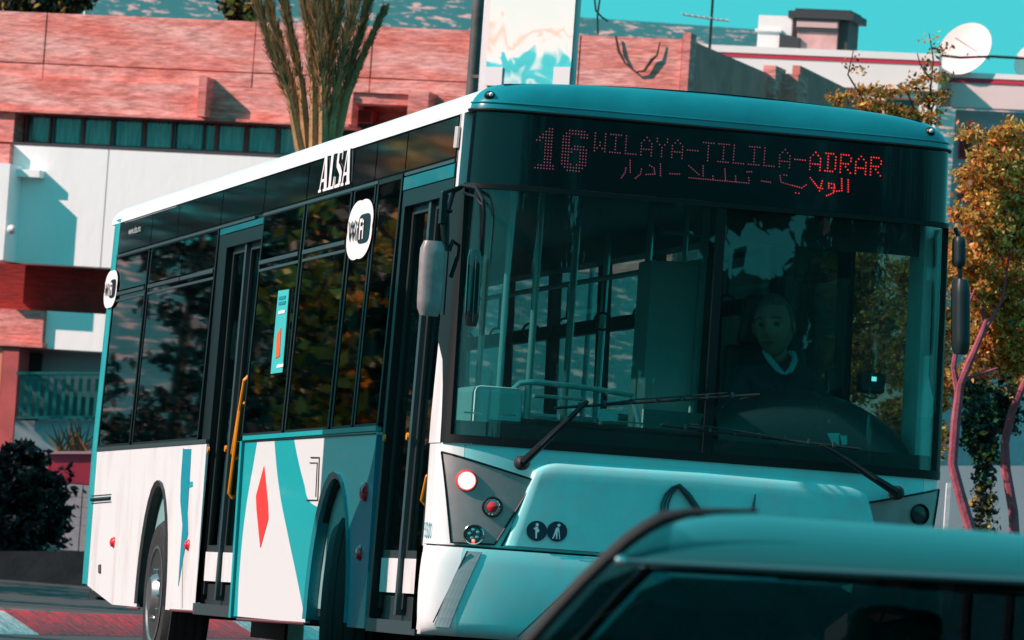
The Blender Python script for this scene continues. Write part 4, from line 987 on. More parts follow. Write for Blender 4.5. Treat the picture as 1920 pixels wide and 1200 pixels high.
bl = blobs_px([(1850, 330, 55, 60, .2), (1890, 300, 60, 70, .6), (1840, 430, 62, 70, 0), (1900, 420, 60, 80, .4), (1820, 520, 45, 70, .2), (1880, 560, 70, 80, .5), (1850, 640, 60, 45, .6), (1905, 650, 60, 60, .8), (1815, 250, 30, 20, .2), (1900, 245, 30, 25, .5), (1812, 340, 14, 40, .3), (1840, 690, 40, 26, .9), (1760, 480, 50, 60, 1.0), (1740, 600, 50, 70, 1.2), (1700, 540, 45, 70, 1.5), (1740, 730, 50, 60, 1.2), (1690, 680, 50, 60, 1.6), (1650, 600, 40, 70, 1.8), (1600, 520, 60, 80, 2), (1610, 680, 60, 80, 2), (1730, 660, 60, 90, 1.4), (1760, 820, 30, 50, 1.2), (1680, 800, 50, 60, 1.6)], 50)
leaf_mesh('crown', clusters(bl, 2600, 24, .038), .019, [L_or, L_ol, L_dk, L_go, L_rd], [.25, .33, .10, .24, .08], t1, jit=.6)
b2 = at_d(1898, 1000, 52)
t2 = empty('small_tree', (b2[0], b2[1], gz(b2[1])), 'second orange leaved tree with straighter pink trunk at the right edge', 'tree')
MB().tube(down(pxpath([(1902, 1000), (1900, 960), (1886, 880), (1884, 830), (1898, 770), (1920, 720), (1950, 660)], 52)), [.05, .048, .045, .044, .04, .036, .03, .02], 8).build('trunk', bark, t2, smooth=True)
bl = blobs_px([(1960, 600, 70, 90, 0), (1985, 450, 80, 100, 0), (1930, 700, 40, 40, .2), (1960, 330, 60, 70, .2), (1925, 520, 34, 50, .2)], 52)
leaf_mesh('crown', clusters(bl, 700, 22, .04), .018, [L_or, L_ol, L_dk, L_go, L_rd], [.25, .33, .10, .24, .08], t2)
# low shrub between the trunks
b3 = at_d(1840, 850, 56)
o = leaf_mesh('shrub', clusters(blobs_px([(1835, 800, 34, 60, 0), (1850, 860, 26, 36, 0), (1820, 730, 34, 40, .3), (1880, 770, 34, 50, .5), (1905, 700, 30, 40, .6), (1845, 930, 20, 50, 0), (1840, 1000, 24, 40, 0)], 56), 420, 16, .04), .028, [L_dk, L_gr, L_go, L_bk], [.35, .30, .12, .23])
tag(o, 'dark olive shrub showing between the two pink trunks', 'shrub')
# tree behind the bus roof on the right with thin upright sprays
b4 = at_d(1740, 1000, 62)
t4 = empty('thin_tree', (b4[0], b4[1], gz(b4[1])), 'thin orange and olive tree rising above the right end of the bus roof', 'tree')
MB().tube(down(pxpath([(1745, 900), (1742, 500), (1736, 300), (1742, 200), (1750, 110), (1742, 62)], 62)), [.06, .05, .035, .022, .014, .008, .004], 8).build('trunk', bark_b, t4, smooth=True)
mb = MB(); 
for l in ([(1740, 300), (1690, 210), (1640, 180), (1600, 172)], [(1738, 260), (1700, 170), (1680, 160)], [(1742, 220), (1760, 170), (1785, 180)], [(1740, 330), (1650, 220), (1570, 178)], [(1745, 150), (1725, 120), (1720, 100)], [(1748, 90), (1770, 95), (1778, 80)], [(1620, 190), (1590, 140), (1600, 95)]): mb.tube(pxpath(l, 62), [.014, .009, .005, .004][:len(l)], 5)
mb.build('branch', bark_b, t4)
bl = blobs_px([(1745, 75, 14, 8, 0), (1752, 95, 18, 6, 0), (1770, 82, 12, 5, 0), (1735, 120, 14, 10, 0), (1765, 145, 20, 14, 0), (1725, 150, 22, 14, 0), (1745, 190, 26, 24, 0), (1770, 178, 18, 10, 0), (1700, 165, 24, 12, 0), (1660, 175, 34, 12, 0), (1610, 172, 30, 10, 0), (1575, 185, 28, 10, 0), (1640, 200, 44, 14, 0), (1700, 215, 40, 16, 0), (1600, 105, 12, 5, 0), (1590, 125, 14, 4, 0), (1735, 225, 30, 14, 0), (1610, 128, 22, 4, 0)], 62)
leaf_mesh('crown', clusters(bl, 260, 12, .04), .022, [L_or, L_ol, L_dk, L_go], [.38, .34, .16, .12], t4)
# blue grey boundary wall behind the trees
mb = MB(); dbox(mb, 1650, 2100, 872, 1100, 60, .3, zb=-.3); tag(mb.build('boundary_wall', wallg), 'blue grey boundary wall behind the pink trunks', 'wall')
mb = MB(); dbox(mb, 1771, 1779, 905, 975, 46, .1, zb=-.1); o = mb.build('white_post', wallw); tag(o, 'short white post beside the curved pink trunk', 'post')
# ------------------------------------------------------------------ palm
leaf_p = leafmat('palm_leaflet', (.40, .26, .12), .2); leaf_p2 = leafmat('palm_leaflet_dark', (.12, .09, .05), .2); ptm = mat('palm_rachis', (.50, .28, .12), .7, var=.5, scale=6)
pb = at_d(592, 300, 60)
palm = empty('palm_tree', (pb[0], pb[1], gz(pb[1])), 'palm with bundled upright brown fronds rising behind the bus roof', 'palm')
MB().tube([(pb[0], pb[1], gz(pb[1])), (pb[0]+.02, pb[1], 2.5), (pb[0], pb[1], float(pb[2])-.25)], [.22, .17, .13], 14).build('trunk', bark_b, palm, smooth=True)
PF = [([(566, 300), (545, 190), (515, 110), (485, 10), (460, -90)], 15, 0), ([(578, 300), (565, 160), (548, 80), (528, -20), (505, -120)], 15, .2), ([(588, 300), (588, 160), (580, 60), (568, -20), (560, -120)], 16, -.1), ([(602, 300), (612, 170), (620, 90), (610, 0), (600, -120)], 22, .1), ([(612, 300), (632, 160), (648, 80), (664, 0), (685, -90)], 20, -.15), ([(622, 300), (650, 180), (680, 105), (716, 28)], 10, 0), ([(600, 300), (602, 150), (630, 40), (645, -60)], 18, .3),
      ([(572, 300), (556, 200), (535, 120), (510, 30), (495, -60)], 15, .25), ([(606, 300), (606, 180), (600, 90), (590, 0), (580, -90)], 18, -.2), ([(618, 300), (640, 190), (662, 110), (684, 30), (700, -40)], 14, .15)]
for l, wd, dd in PF:
    P3 = [Vector(p) for p in pxpath(l, 60+dd)]
    fr = MB().tube(P3, [.055, .042, .030, .02, .010][:len(P3)], 7).build('frond', ptm, palm, smooth=True)
    pts = []; V = []; F_ = []
    for i in range(1100):
        u = random.random()**.8*(len(P3)-1)*.999; k = int(u); q = P3[k].lerp(P3[k+1], u-k); d = (P3[k+1]-P3[k]).normalized()
        sd = Vector((random.gauss(0, 1), random.gauss(0, 1), random.gauss(0, .3))); sd -= d*sd.dot(d); sd.normalize()
        g = min(1, .30+u*.8); Ln = wd*.0053*g*random.uniform(1.4, 3.0); e = q+sd*wd*.0053*g*random.uniform(.6, 1.1)+d*Ln; wv = d.cross(sd)*.010
        o_ = len(V); V += [q-wv, q+wv, e+wv*.3, e-wv*.3]; F_.append((o_, o_+1, o_+2, o_+3))
    x = MB(); x.v = [tuple(v) for v in V]; x.f = F_; x.mi = [random.choice((0, 0, 1, 2)) for _ in F_]
    x.build('leaflets', [leaf_p, leaf_p2, leaf_p], fr)['kind'] = 'stuff'
# ------------------------------------------------------------------ lamp post with advertising panel
lp = at_d(887, 160, 55.6); ad = empty('advertising_post', (lp[0], lp[1], gz(lp[1])), 'grey street pole carrying a tall white framed advert panel above the bus', 'sign')
MB().tube([(lp[0]+.0, lp[1], gz(lp[1])), (lp[0], lp[1], float(lp[2])), (lp[0]-.005, lp[1], float(lp[2])+3.0)], [.075, .062, .055], 14).build('pole', mat('weathered_pole', (.10, .11, .11), .6, var=.6, scale=5), ad, smooth=True)
fm = mat('panel_frame', (.66, .66, .68), .5)
def plate(mb, x0, x1, y0, y1, D, dep):
    k0, k1 = D+.55*(987-x0)/180, D+.55*(987-x1)/180
    a, b, c, d = at_d(x0, y1, k0), at_d(x1, y1, k1), at_d(x1, y0, k1), at_d(x0, y0, k0)
    # upright plate: keep each edge vertical in the world
    za, zt = a[2], d[2]; g = np.array([f0[0]*dep, f0[1]*dep])
    return mb.hexa([(a[0], a[1], za), (b[0], b[1], za), (b[0]+g[0], b[1]+g[1], za), (a[0]+g[0], a[1]+g[1], za), (a[0], a[1], zt), (b[0], b[1], zt), (b[0]+g[0], b[1]+g[1], zt), (a[0]+g[0], a[1]+g[1], zt)])
mb = MB(); plate(mb, 896, 1078, -120, 175, 54.9, .12); pn = mb.build('panel', fm, ad, bevel=.01)
pic = bpy.data.materials.new('abstract_advert'); pic.use_nodes = True; t = pic.node_tree; b = t.nodes['Principled BSDF']; b.inputs['Roughness'].default_value = .5
tc = t.nodes.new('ShaderNodeTexCoord'); n1 = t.nodes.new('ShaderNodeTexNoise'); n1.inputs['Scale'].default_value = 2.6; n1.inputs['Detail'].default_value = 2.5; n1.inputs['Distortion'].default_value = 1.1
sp = t.nodes.new('ShaderNodeSeparateXYZ'); t.links.new(tc.outputs['Object'], sp.inputs[0]); t.links.new(tc.outputs['Object'], n1.inputs[0])
zmid = float(at_d(985, 105, 54.8)[2])
ma = t.nodes.new('ShaderNodeMath'); ma.operation = 'SUBTRACT'; ma.inputs[1].default_value = zmid; t.links.new(sp.outputs[2], ma.inputs[0])
mm_ = t.nodes.new('ShaderNodeMath'); mm_.operation = 'MULTIPLY_ADD'; mm_.inputs[1].default_value = -1.1; t.links.new(ma.outputs[0], mm_.inputs[0]); t.links.new(n1.outputs[0], mm_.inputs[2])
cr = t.nodes.new('ShaderNodeValToRGB'); e = cr.color_ramp.elements; e[0].position = .0; e[0].color = (.70, .80, .76, 1); e[1].position = 1; e[1].color = (.01, .35, .40, 1)
for p_, c_ in ((.22, (.78, .80, .76, 1)), (.30, (.80, .58, .46, 1)), (.38, (.80, .80, .76, 1)), (.52, (.74, .80, .78, 1)), (.58, (.03, .55, .58, 1)), (.70, (.01, .48, .52, 1)), (.78, (.5, .75, .75, 1))):
    q = e.new(p_); q.color = c_
t.links.new(mm_.outputs[0], cr.inputs[0]); t.links.new(cr.outputs[0], b.inputs['Base Color'])
mb = MB(); plate(mb, 909, 1068, -100, 160, 54.86, .03); pc = mb.build('advert_picture', pic, pn)
for (x0, x1) in ((909, 940), (1036, 1067)):
    mb = MB(); plate(mb, x0, x1, 125, 160, 54.84, .015); mb.build('white_square', fm, pn)
mb = MB(); plate(mb, 893, 897, -60, -52, 54.95, .15); plate(mb, 886, 898, 140, 146, 54.95, .12); mb.build('bracket', MATS['weathered_pole'], pn)

# ------------------------------------------------------------------ pink concrete building
PHI = math.radians(16.7)
fa_ = r0*math.cos(PHI) - f0*math.sin(PHI); fn = -(f0*math.cos(PHI) + r0*math.sin(PHI))
FO = at_d(300, 250, 112)
class Facade:
    def __init__(s, O, root): s.O = O; s.root = root
    def sz(s, x, y, off=0):
        O = np.array([s.O[0]+fn[0]*off, s.O[1]+fn[1]*off]); d = ray(x, y)
        t_ = np.dot(O-CC[:2], fn)/np.dot(d[:2], fn); P = CC+d*t_
        return float(np.dot(P[:2]-s.O[:2], fa_)), float(P[2])
    def box(s, mb, s0, s1, z0, z1, o0, o1, mi=0):    # o0 back, o1 front (towards camera)
        return mb.hexa([(s0, -o1, z0), (s1, -o1, z0), (s1, -o0, z0), (s0, -o0, z0), (s0, -o1, z1), (s1, -o1, z1), (s1, -o0, z1), (s0, -o0, z1)], mi)
    def part(s, name, mb, m, parent=None, **k):
        o = mb.build(name, m, None, **k); o.parent = parent or s.root; return o
def facade(name, O, label, cat='building'):
    e = empty(name, (O[0], O[1], 0), label, cat); e.rotation_euler = (0, 0, math.atan2(fa_[1], fa_[0])); return Facade(O, e)
PB = facade('concrete_building', FO, 'long pink concrete building with a strip of curtained windows over a white wall', 'building')
def concrete(name, c, c2, sc_=1.1):
    m = mat(name, c, .85, c2=c2, scale=sc_, stretch=(.5, 1, 2.4), lo=.36, hi=.62, bump=.35, bscale=9)
    t = m.node_tree; b = t.nodes['Principled BSDF']; src = b.inputs['Base Color'].links[0].from_socket
    tc = t.nodes.new('ShaderNodeTexCoord'); mp = t.nodes.new('ShaderNodeMapping'); mp.inputs['Scale'].default_value = (1.2, 1, 6); t.links.new(tc.outputs['Object'], mp.inputs[0])
    n = t.nodes.new('ShaderNodeTexNoise'); n.inputs['Scale'].default_value = 2.2; n.inputs['Detail'].default_value = 9; n.inputs['Roughness'].default_value = .7; t.links.new(mp.outputs[0], n.inputs[0])
    r = t.nodes.new('ShaderNodeValToRGB'); r.color_ramp.elements[0].position = .38; r.color_ramp.elements[1].position = .62; r.color_ramp.elements[0].color = (.62, .55, .55, 1); r.color_ramp.elements[1].color = (1.15, 1.25, 1.25, 1)
    t.links.new(n.outputs[0], r.inputs[0]); m_ = t.nodes.new('ShaderNodeMix'); m_.data_type = 'RGBA'; m_.blend_type = 'MULTIPLY'; m_.inputs[0].default_value = 1
    t.links.new(src, m_.inputs[6]); t.links.new(r.outputs[0], m_.inputs[7]); t.links.new(m_.outputs[2], b.inputs['Base Color']); return m
pinkc = concrete('pink_concrete', (.84, .215, .175), (.92, .44, .40)); pinkd = concrete('pink_concrete_plain', (.76, .20, .17), (.80, .31, .28))
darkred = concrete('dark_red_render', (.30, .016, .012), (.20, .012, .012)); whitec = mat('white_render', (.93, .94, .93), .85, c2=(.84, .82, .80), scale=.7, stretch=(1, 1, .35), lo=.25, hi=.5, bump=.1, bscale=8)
def Z(x, y, off=0): return PB.sz(x, y, off)[1]
def S(x, y, off=0): return PB.sz(x, y, off)[0]
zt = Z(300, 33); zs1 = Z(300, 129); zm = Z(300, 156); zb_ = Z(300, 217); zwb = Z(300, 280); zwh = Z(100, 496, .15); zrd = Z(100, 584)
sR = S(1296, 80); sL = S(-600, 60)
# parapet panels (joints recessed), three courses
cuts = [sL, S(-300, 50), S(0-8, 50), S(87, 50), S(480, 50), S(700, 60), S(905, 60), S(1090, 60), S(1281, 70)]
for i, (a, b) in enumerate(zip(cuts[:-1], cuts[1:])):
    for j, (z0, z1) in enumerate(((zm, zs1-.012), (zs1+.012, zt))):
        mb = MB(); PB.box(mb, a+.012, b-.012, z0, z1, -.3, .0+.012*((i+j) % 2)); PB.part('parapet_panel', mb, pinkc)
mb = MB(); PB.box(mb, sL, sR-.02, zm-.2, zt-.03, -.6, -.06); PB.part('parapet_backing', mb, pinkd)
mb = MB(); PB.box(mb, S(1281, 70)+.012, sR, zt-3.2, zt+.12, -.35, .05); PB.part('corner_pier', mb, pinkd)
# lower band with horizontal ledge
mb = MB(); PB.box(mb, sL, S(376, 180), zb_, zm-.01, -.35, .10); PB.part('spandrel_band', mb, pinkc)
mb = MB(); PB.box(mb, S(386, 180), S(662, 190), zb_, zm-.01, -.35, .03); PB.part('spandrel_band', mb, pinkc)
mb = MB(); PB.box(mb, sL, S(662, 190), zb_-.06, zb_-.005, -.6, .16); PB.part('ledge', mb, pinkd)
mb = MB(); PB.box(mb, S(371, 180, .45), S(386, 180, .45), zb_-.01, zm+.12, -.35, .45); PB.part('fin', mb, pinkd)
mb = MB(); PB.box(mb, S(765, 190, .5), S(803, 190, .5), zb_-.8, zm+.02, -.35, .5); PB.part('fin', mb, pinkd)
mb = MB(); PB.box(mb, S(803, 190), S(1281, 190), zb_-2.5, zm-.01, -.35, .03); PB.part('lower_wall', mb, pinkc)
mb = MB(); PB.box(mb, S(640, 190), S(1281, 190), zb_-1.2, zm+.3, -1.6, -1.3); PB.part('recess_wall', mb, pinkd)
# window strip
mb = MB(); PB.box(mb, sL, S(700, 240), zwb-.1, zb_+.1, -1.2, -1.0); PB.part('recess_wall', mb, mat('window_void', (.03, .03, .035), .8))
mb = MB(); PB.box(mb, S(-60, 240, .05), S(26, 240, .05), zwb, zb_-.06, -.6, .05); PB.part('corner_pier', mb, pinkd)
mb = MB(); PB.box(mb, S(26, 240), S(560, 250), zwb-.06, zwb, -.9, .10); PB.part('sill_ledge', mb, mat('dark_sill', (.05, .05, .06), .8))
curt = mat('pale_curtain', (.88, .82, .76), .8, c2=(.40, .46, .46), scale=5, stretch=(3.5, 1, .25), lo=.4, hi=.6); wpane = glass('window_pane', (.85, .92, .92), 1.0, .02)
frm = mat('red_brown_frame', (.45, .07, .07), .6)
wins_px = [(53, 91), (104, 150), (160, 206), (217, 264), (275, 320), (332, 379), (386, 401), (411, 456), (467, 515), (526, 562)]
for i, (x0, x1) in enumerate(wins_px):
    dz_ = .0; o_ = -.45; a, z1 = PB.sz(x0, 222+x0*.040, o_); b, z0 = PB.sz(x1, 268+x1*.040, o_)
    z1 = Z(300, 224, o_); z0 = Z(300, 277, o_)
    mb = MB(); f = .035
    PB.box(mb, a-f, a, z0, z1, o_-.05, o_+.04); PB.box(mb, b, b+f, z0, z1, o_-.05, o_+.04); PB.box(mb, a-f, b+f, z0-f*1.3, z0, o_-.05, o_+.05); PB.box(mb, a-f, b+f, z1, z1+f, o_-.05, o_+.04)
    w_ = PB.part('window', mb, frm if i % 2 == 0 or i == 7 else mat('grey_frame', (.12, .12, .13), .6))
    mb = MB(); PB.box(mb, a, b, z0, z1, o_-.01, o_); PB.part('pane', mb, wpane, w_)
    mb = MB(); nf = 14
    pts = [(a+(b-a)*k/nf, -(o_-.12)+.03*((k % 2)*2-1)*(.6+.4*random.random())) for k in range(nf+1)]
    for (p0, p1) in zip(pts[:-1], pts[1:]): mb.add([(p0[0], p0[1], z0+.02), (p1[0], p1[1], z0+.02), (p1[0], p1[1], z1-.05*random.random()), (p0[0], p0[1], z1-.05*random.random())], [(0, 1, 2, 3)])
    PB.part('curtain', mb, curt, w_)
for x in (97, 155, 211, 269, 326, 383, 406, 461, 520):
    mb = MB(); s_, _ = PB.sz(x, 250, -.5); PB.box(mb, s_-.04, s_+.04, zwb, zb_, -.75, -.5); PB.part('window_post', mb, MATS['window_void'])
# dim window in the right recess
a, z1 = PB.sz(668, 205, -.9); b, z0 = PB.sz(698, 232, -.9); mb = MB(); PB.box(mb, a, b, z0, z1, -1.25, -.9); w_ = PB.part('window', mb, frm); mb = MB(); PB.box(mb, a+.03, b-.03, z0+.03, z1-.03, -.9, -.89); PB.part('pane', mb, wpane, w_)
# white wall with joint, ledge and projecting column
sj = S(197, 380, .1)
mb = MB(); PB.box(mb, S(12, 400), sj-.012, zwh, zwb-.06, -.4, .10); PB.part('white_wall_panel', mb, whitec)
mb = MB(); PB.box(mb, sj+.012, S(700, 400), zwh, zwb-.06, -.4, .10); PB.part('white_wall_panel', mb, whitec)
mb = MB(); PB.box(mb, S(-90, 400, .75), S(12, 400, .75), zwh, Z(5, 306, .75), -.4, .75); PB.part('projecting_column', mb, whitec)
mb = MB(); PB.box(mb, S(12, 325), S(84, 325, .1), Z(50, 332, .3), Z(50, 318, .3), .1, .38); PB.part('ledge', mb, whitec)
mb = MB(); PB.box(mb, S(-90, 290, .4), S(14, 290, .4), Z(5, 306, .4)+.01, zwb-.06, -.3, .30); PB.part('column_neck', mb, pinkd)
# bulkhead lamp
p_ = PB.sz(18, 430, .75); mb = MB(); mb.lathe([(.05, 0), (.09, .05), (.09, .09), (.03, .16)], (p_[0], -.72, p_[1]), (.6, -.6, 0), 12); PB.part('wall_lamp', mb, fm, smooth=True)
# dark red recess and lower storey
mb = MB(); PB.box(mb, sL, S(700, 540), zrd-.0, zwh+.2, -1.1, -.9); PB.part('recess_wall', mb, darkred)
mb = MB(); PB.box(mb, sL, S(80, 620), Z(40, 641), zrd, -.9, .0); PB.part('balcony_band', mb, pinkd)
mb = MB(); PB.box(mb, S(80, 620)+.01, S(700, 620), Z(120, 655), zrd+.01, -.9, -.12); PB.part('balcony_wall', mb, whitec)
mb = MB(); PB.box(mb, sL, S(80, 650, .1), Z(40, 650, .1), Z(40, 641, .1), -.9, .12); PB.part('ledge', mb, pinkd)
mb = MB(); PB.box(mb, sL, S(700, 750), 1.0, Z(120, 655), -1.3, -.9); PB.part('ground_floor_wall', mb, mat('blue_grey_render', (.36, .42, .46), .85, var=.15, scale=.6))
mb = MB(); PB.box(mb, S(42, 700, -.85), S(76, 700, -.85), 1.0, Z(60, 662, -.85), -.95, -.85); dr = PB.part('doorway', mb, MATS['window_void'])
mb = MB(); PB.box(mb, S(0, 740, .05), S(30, 740, .05), 1.0, Z(15, 650), -.5, .05); PB.part('pier', mb, mat('red_pier', (.55, .10, .10), .8, var=.3, scale=2))
mb = MB(); PB.box(mb, S(-60, 740, .02), S(-1, 740, .02), 1.0, Z(15, 650), -.5, .02); PB.part('pier', mb, mat('orange_pier', (.6, .25, .15), .8))
# end wall receding, roof, stub piers
mb = MB(); PB.box(mb, sR-.3, sR-.01, 1.5, zt-.01, -6.0, -.36); PB.part('end_wall', mb, mat('end_wall_concrete', (.72, .22, .19), .9, c2=(.45, .16, .14), scale=1.6, bump=.3))  # same pink concrete as the building, with darker mottling
mb = MB(); PB.box(mb, sL, sR-.35, zt-.5, zt-.35, -14, -.65); PB.part('roof', mb, pinkd)
def stub(name, x0, x1, y0, o0, o1, m):
    a, z1 = PB.sz(x0, y0, o1); b, _ = PB.sz(x1, y0, o1); mb = MB(); PB.box(mb, a, b, 1.5, z1, o0, o1); return PB.part(name, mb, m)
stub('stub_pier', 1432, 1455, 122, -6.6, -5.8, pinkd); stub('stub_pier', 1454, 1497, 137, -7.2, -6.4, pinkd)
mb = MB(); a, z1 = PB.sz(1512, 128, -7.5); 
mb.hexa([(a-.15, 7.0, 1.5), (a, 7.0, 1.5), (a, 12, 1.5), (a-.15, 12, 1.5), (a-.15, 7.0, z1), (a, 7.0, z1), (a, 12, z1-.05), (a-.15, 12, z1-.05)]); PB.part('end_wall', mb, MATS['end_wall_concrete'])
# cable hanging on the parapet
mb = MB(); q = [PB.sz(x, y, .06) for x, y in ((1155, 68), (1160, 95), (1172, 118), (1192, 135), (1208, 133), (1222, 112), (1232, 104), (1238, 78))]
mb.tube([(a, -.07, z) for a, z in q], [.02, .03, .02, .02, .025, .035, .02, .012], 6); PB.part('hanging_cable', mb, bark_b)
# ------------------------------------------------------------------ white building behind
WB = facade('white_building', at_d(1600, 120, 150), 'white flat roofed building with red band under its parapet and satellite dishes', 'building')
wz = lambda x, y, o=0: WB.sz(x, y, o)
wr = mat('white_building_render', (.92, .88, .86), .85, var=.08, scale=.5); bandr = mat('crimson_band', (.62, .02, .06), .6); pinkr = mat('pale_pink_render', (.84, .68, .66), .85, var=.1, scale=.5)
s0 = wz(1250, 90)[0]; s1 = wz(1762, 105)[0]; ztp = wz(1550, 93)[1]; zbd = wz(1550, 106)[1]; zbb = wz(1550, 114)[1]
mb = MB(); WB.box(mb, s0, s1, zbd, ztp, -.3, .04); WB.part('parapet', mb, wr)
mb = MB(); WB.box(mb, s0, s1, zbb, zbd-.01, -.3, .02); WB.part('red_band', mb, bandr)
mb = MB(); WB.box(mb, s0, s1, 2, zbb, -.4, .0); WB.part('wall', mb, wr)
mb = MB(); WB.box(mb, s0, s1, ztp-.4, ztp-.3, -10, -.31); WB.part('roof', mb, wr)
ztp2 = wz(1850, 118, 1.2)[1]; zb2 = wz(1850, 128, 1.2)[1]; zb3 = wz(1850, 137, 1.2)[1]; s2 = wz(1762, 105, -1.5)[0]; s3 = s2+8
mb = MB(); WB.box(mb, s1+.01, s3, zb2, ztp2, -1.9, -1.45); WB.part('parapet', mb, wr)
mb = MB(); WB.box(mb, s1+.01, s3, zb3, zb2-.01, -1.9, -1.47); WB.part('red_band', mb, bandr)
mb = MB(); WB.box(mb, s1+.01, s3, wz(1850, 203, -1.5)[1], zb3, -1.9, -1.5); WB.part('wall', mb, pinkr)
mb = MB(); WB.box(mb, s1+.01, s3, 2, wz(1850, 203, -1.5)[1]-.01, -2.4, -2.2); WB.part('lower_wall', mb, mat('lilac_render', (.50, .50, .56), .85, var=.15))
for (x0, x1, y0, y1) in ((1800, 1850, 245, 300), (1870, 1915, 250, 305), (1800, 1850, 330, 380)):
    a, z1 = wz(x0, y0, -2.2); b, z0 = wz(x1, y1, -2.2); mb = MB(); WB.box(mb, a, b, z0, z1, -2.25, -2.14); w_ = WB.part('window', mb, bandr)
    mb = MB(); WB.box(mb, a+.06, b-.06, z0+.06, z1-.06, -2.14, -2.12); WB.part('pane', mb, wpane, w_)
# windows and red sill hidden partly by the thin tree
for (x0, x1) in ((1590, 1640), (1660, 1715)):
    a, z1 = wz(x0, 182); b, z0 = wz(x1, 235); mb = MB(); WB.box(mb, a, b, z0, z1, -.05, .04); w_ = WB.part('window', mb, mat('brown_frame', (.25, .08, .05), .6)); mb = MB(); WB.box(mb, a+.05, b-.05, z0+.05, z1-.05, .04, .05); WB.part('pane', mb, bglass, w_)
mb = MB(); a, z1 = wz(1570, 166); b, z0 = wz(1760, 172); WB.box(mb, a, s1, z0, z1, .0, .12); WB.part('window_hood', mb, MATS['brown_frame'])
# chimneys
mb = MB(); a, z1 = wz(1423, 28, -1); b, zz0 = wz(1484, 59, -1); WB.box(mb, a, b, ztp-.4, z1, -1.8, -1); ch = WB.part('chimney', mb, wr); mb = MB(); WB.box(mb, a-.06, b-.25, zz0-.03, zz0+.03, -1.9, -.94); WB.part('chimney_ledge', mb, wr, ch)
mb = MB(); a, z1 = wz(1497, 34, -1); b, _ = wz(1572, 34, -1); WB.box(mb, a, b, ztp-.4, z1, -1.9, -1); ch = WB.part('stair_tower', mb, mat('tower_pink', (.80, .46, .44), .8, var=.3, scale=2))
gd = mat('dark_shutter', (.03, .04, .045), .7); c_ = mat('tower_pale', (.62, .42, .40), .8)
mb = MB(); WB.box(mb, a-.25, b+.40, z1, z1+.18, -2.4, -.92); WB.box(mb, a-.1, b+.3, z1+.18, z1+.25, -2.2, -1.0); WB.part('tower_roof', mb, gd, ch)
zq = wz(1530, 52, -1)[1]; zr = wz(1530, 42, -1)[1]; zu = wz(1530, 60, -1)[1]
mb = MB(); WB.box(mb, a-.02, b-.0, zq, zr, -1.0, -.93); WB.part('tower_band', mb, c_, ch)
mb = MB(); WB.box(mb, a-.05, b+.02, zu, zq-.01, -1.0, -.95); WB.box(mb, a-.05, b+.02, zr+.01, z1, -1.0, -.95); WB.part('tower_louvre', mb, gd, ch)
mb = MB(); WB.box(mb, b+.001, b+.25, ztp-.4, z1-.02, -2.2, -1.1); WB.part('tower_side', mb, gd, ch)
mb = MB(); a, z1 = wz(1462, 62, -.9); b, _ = wz(1500, 62, -.9); mb.add([(a, .9, ztp-.2), (b, .9, ztp-.2), (b, .9, z1-.1), (a, .9, z1), (a, 1.6, ztp-.2), (b, 1.6, ztp-.2), (b, 1.6, z1-.1), (a, 1.6, z1)], [(0, 1, 2, 3), (7, 6, 5, 4), (0, 3, 7, 4), (1, 5, 6, 2), (3, 2, 6, 7)]); WB.part('lean_to', mb, gd)
# satellite dishes, antenna
def dish(x, y, rx, label, D=151):
    p = at_d(x, y, D); r = rx*D/CF
    e = empty('satellite_dish', (float(p[0]), float(p[1]), float(p[2])-r*1.1), label, 'satellite dish', 'satellite dishes on the white building')
    ax = Vector((fn[0]*.8-.35*r0[0], fn[1]*.8, .42)).normalized()
    mb = MB(); mb.lathe([(.02, -.02), (r*.4, .03), (r*.75, .12*r+.02), (r, .26*r), (r*1.01, .26*r-.01), (r*.75, .12*r-.02), (r*.4, -.02), (.02, -.05)], p, ax, 40); mb.build('reflector', mat('dish_white', (.88, .72, .68), .7), e, smooth=60)
    MB().tube([p+np.array([0, 0, -.02]), p-np.array([0, 0, r*1.1])], .03, 8).build('mount', greym, e)
    q = Vector(p)+ax*r*1.0; MB().tube([Vector(p)+ax*.02+Vector((r*.8, 0, -.2*r)), q], .012, 5).build('feed_arm', greym, e)
dish(1815, 98, 55, 'large pale pink satellite dish on the roof parapet left of its twin')
dish(1940, 118, 38, 'satellite dish cut by the right edge of the photo')
ant = empty('antenna', tuple(at_d(1332, 95, 149)), 'rooftop aerial with pale horizontal boom above the building corner', 'antenna')
MB().tube([at_d(1330, 100, 149), at_d(1338, -30, 149)], .035, 6).build('mast', greym, ant)
MB().tube([at_d(1280, 27, 149), at_d(1330, 35, 149), at_d(1366, 39, 149)], .03, 6).build('boom', fm, ant)
mb = MB()
for k in range(8):
    x = 1284+k*11; y = 27+k*1.7; p = at_d(x, y, 149); g = np.array([fn[0], fn[1], 0])*.35; mb.tube([p-g, p+g], .012, 4)
mb.build('director', fm, ant)
wire = MB(); wire.tube([at_d(x, y, 112) for x, y in ((1113, -20), (1117, 20), (1128, 32), (1140, 40))], .02, 5); wire.tube([at_d(x, y, 112) for x, y in ((1127, -20), (1120, 30), (1121, 64))], .02, 5); tag(wire.build('cable', greym), 'thin dark cable against the sky beside the advert panel', 'cable')
tag(MB().tube([at_d(x, y, 149) for x, y in ((1764, 104), (1800, 108), (1860, 106), (1930, 110))], .035, 5).build('cable', inside_d), 'black cable along the roof edge under the dishes', 'cable')
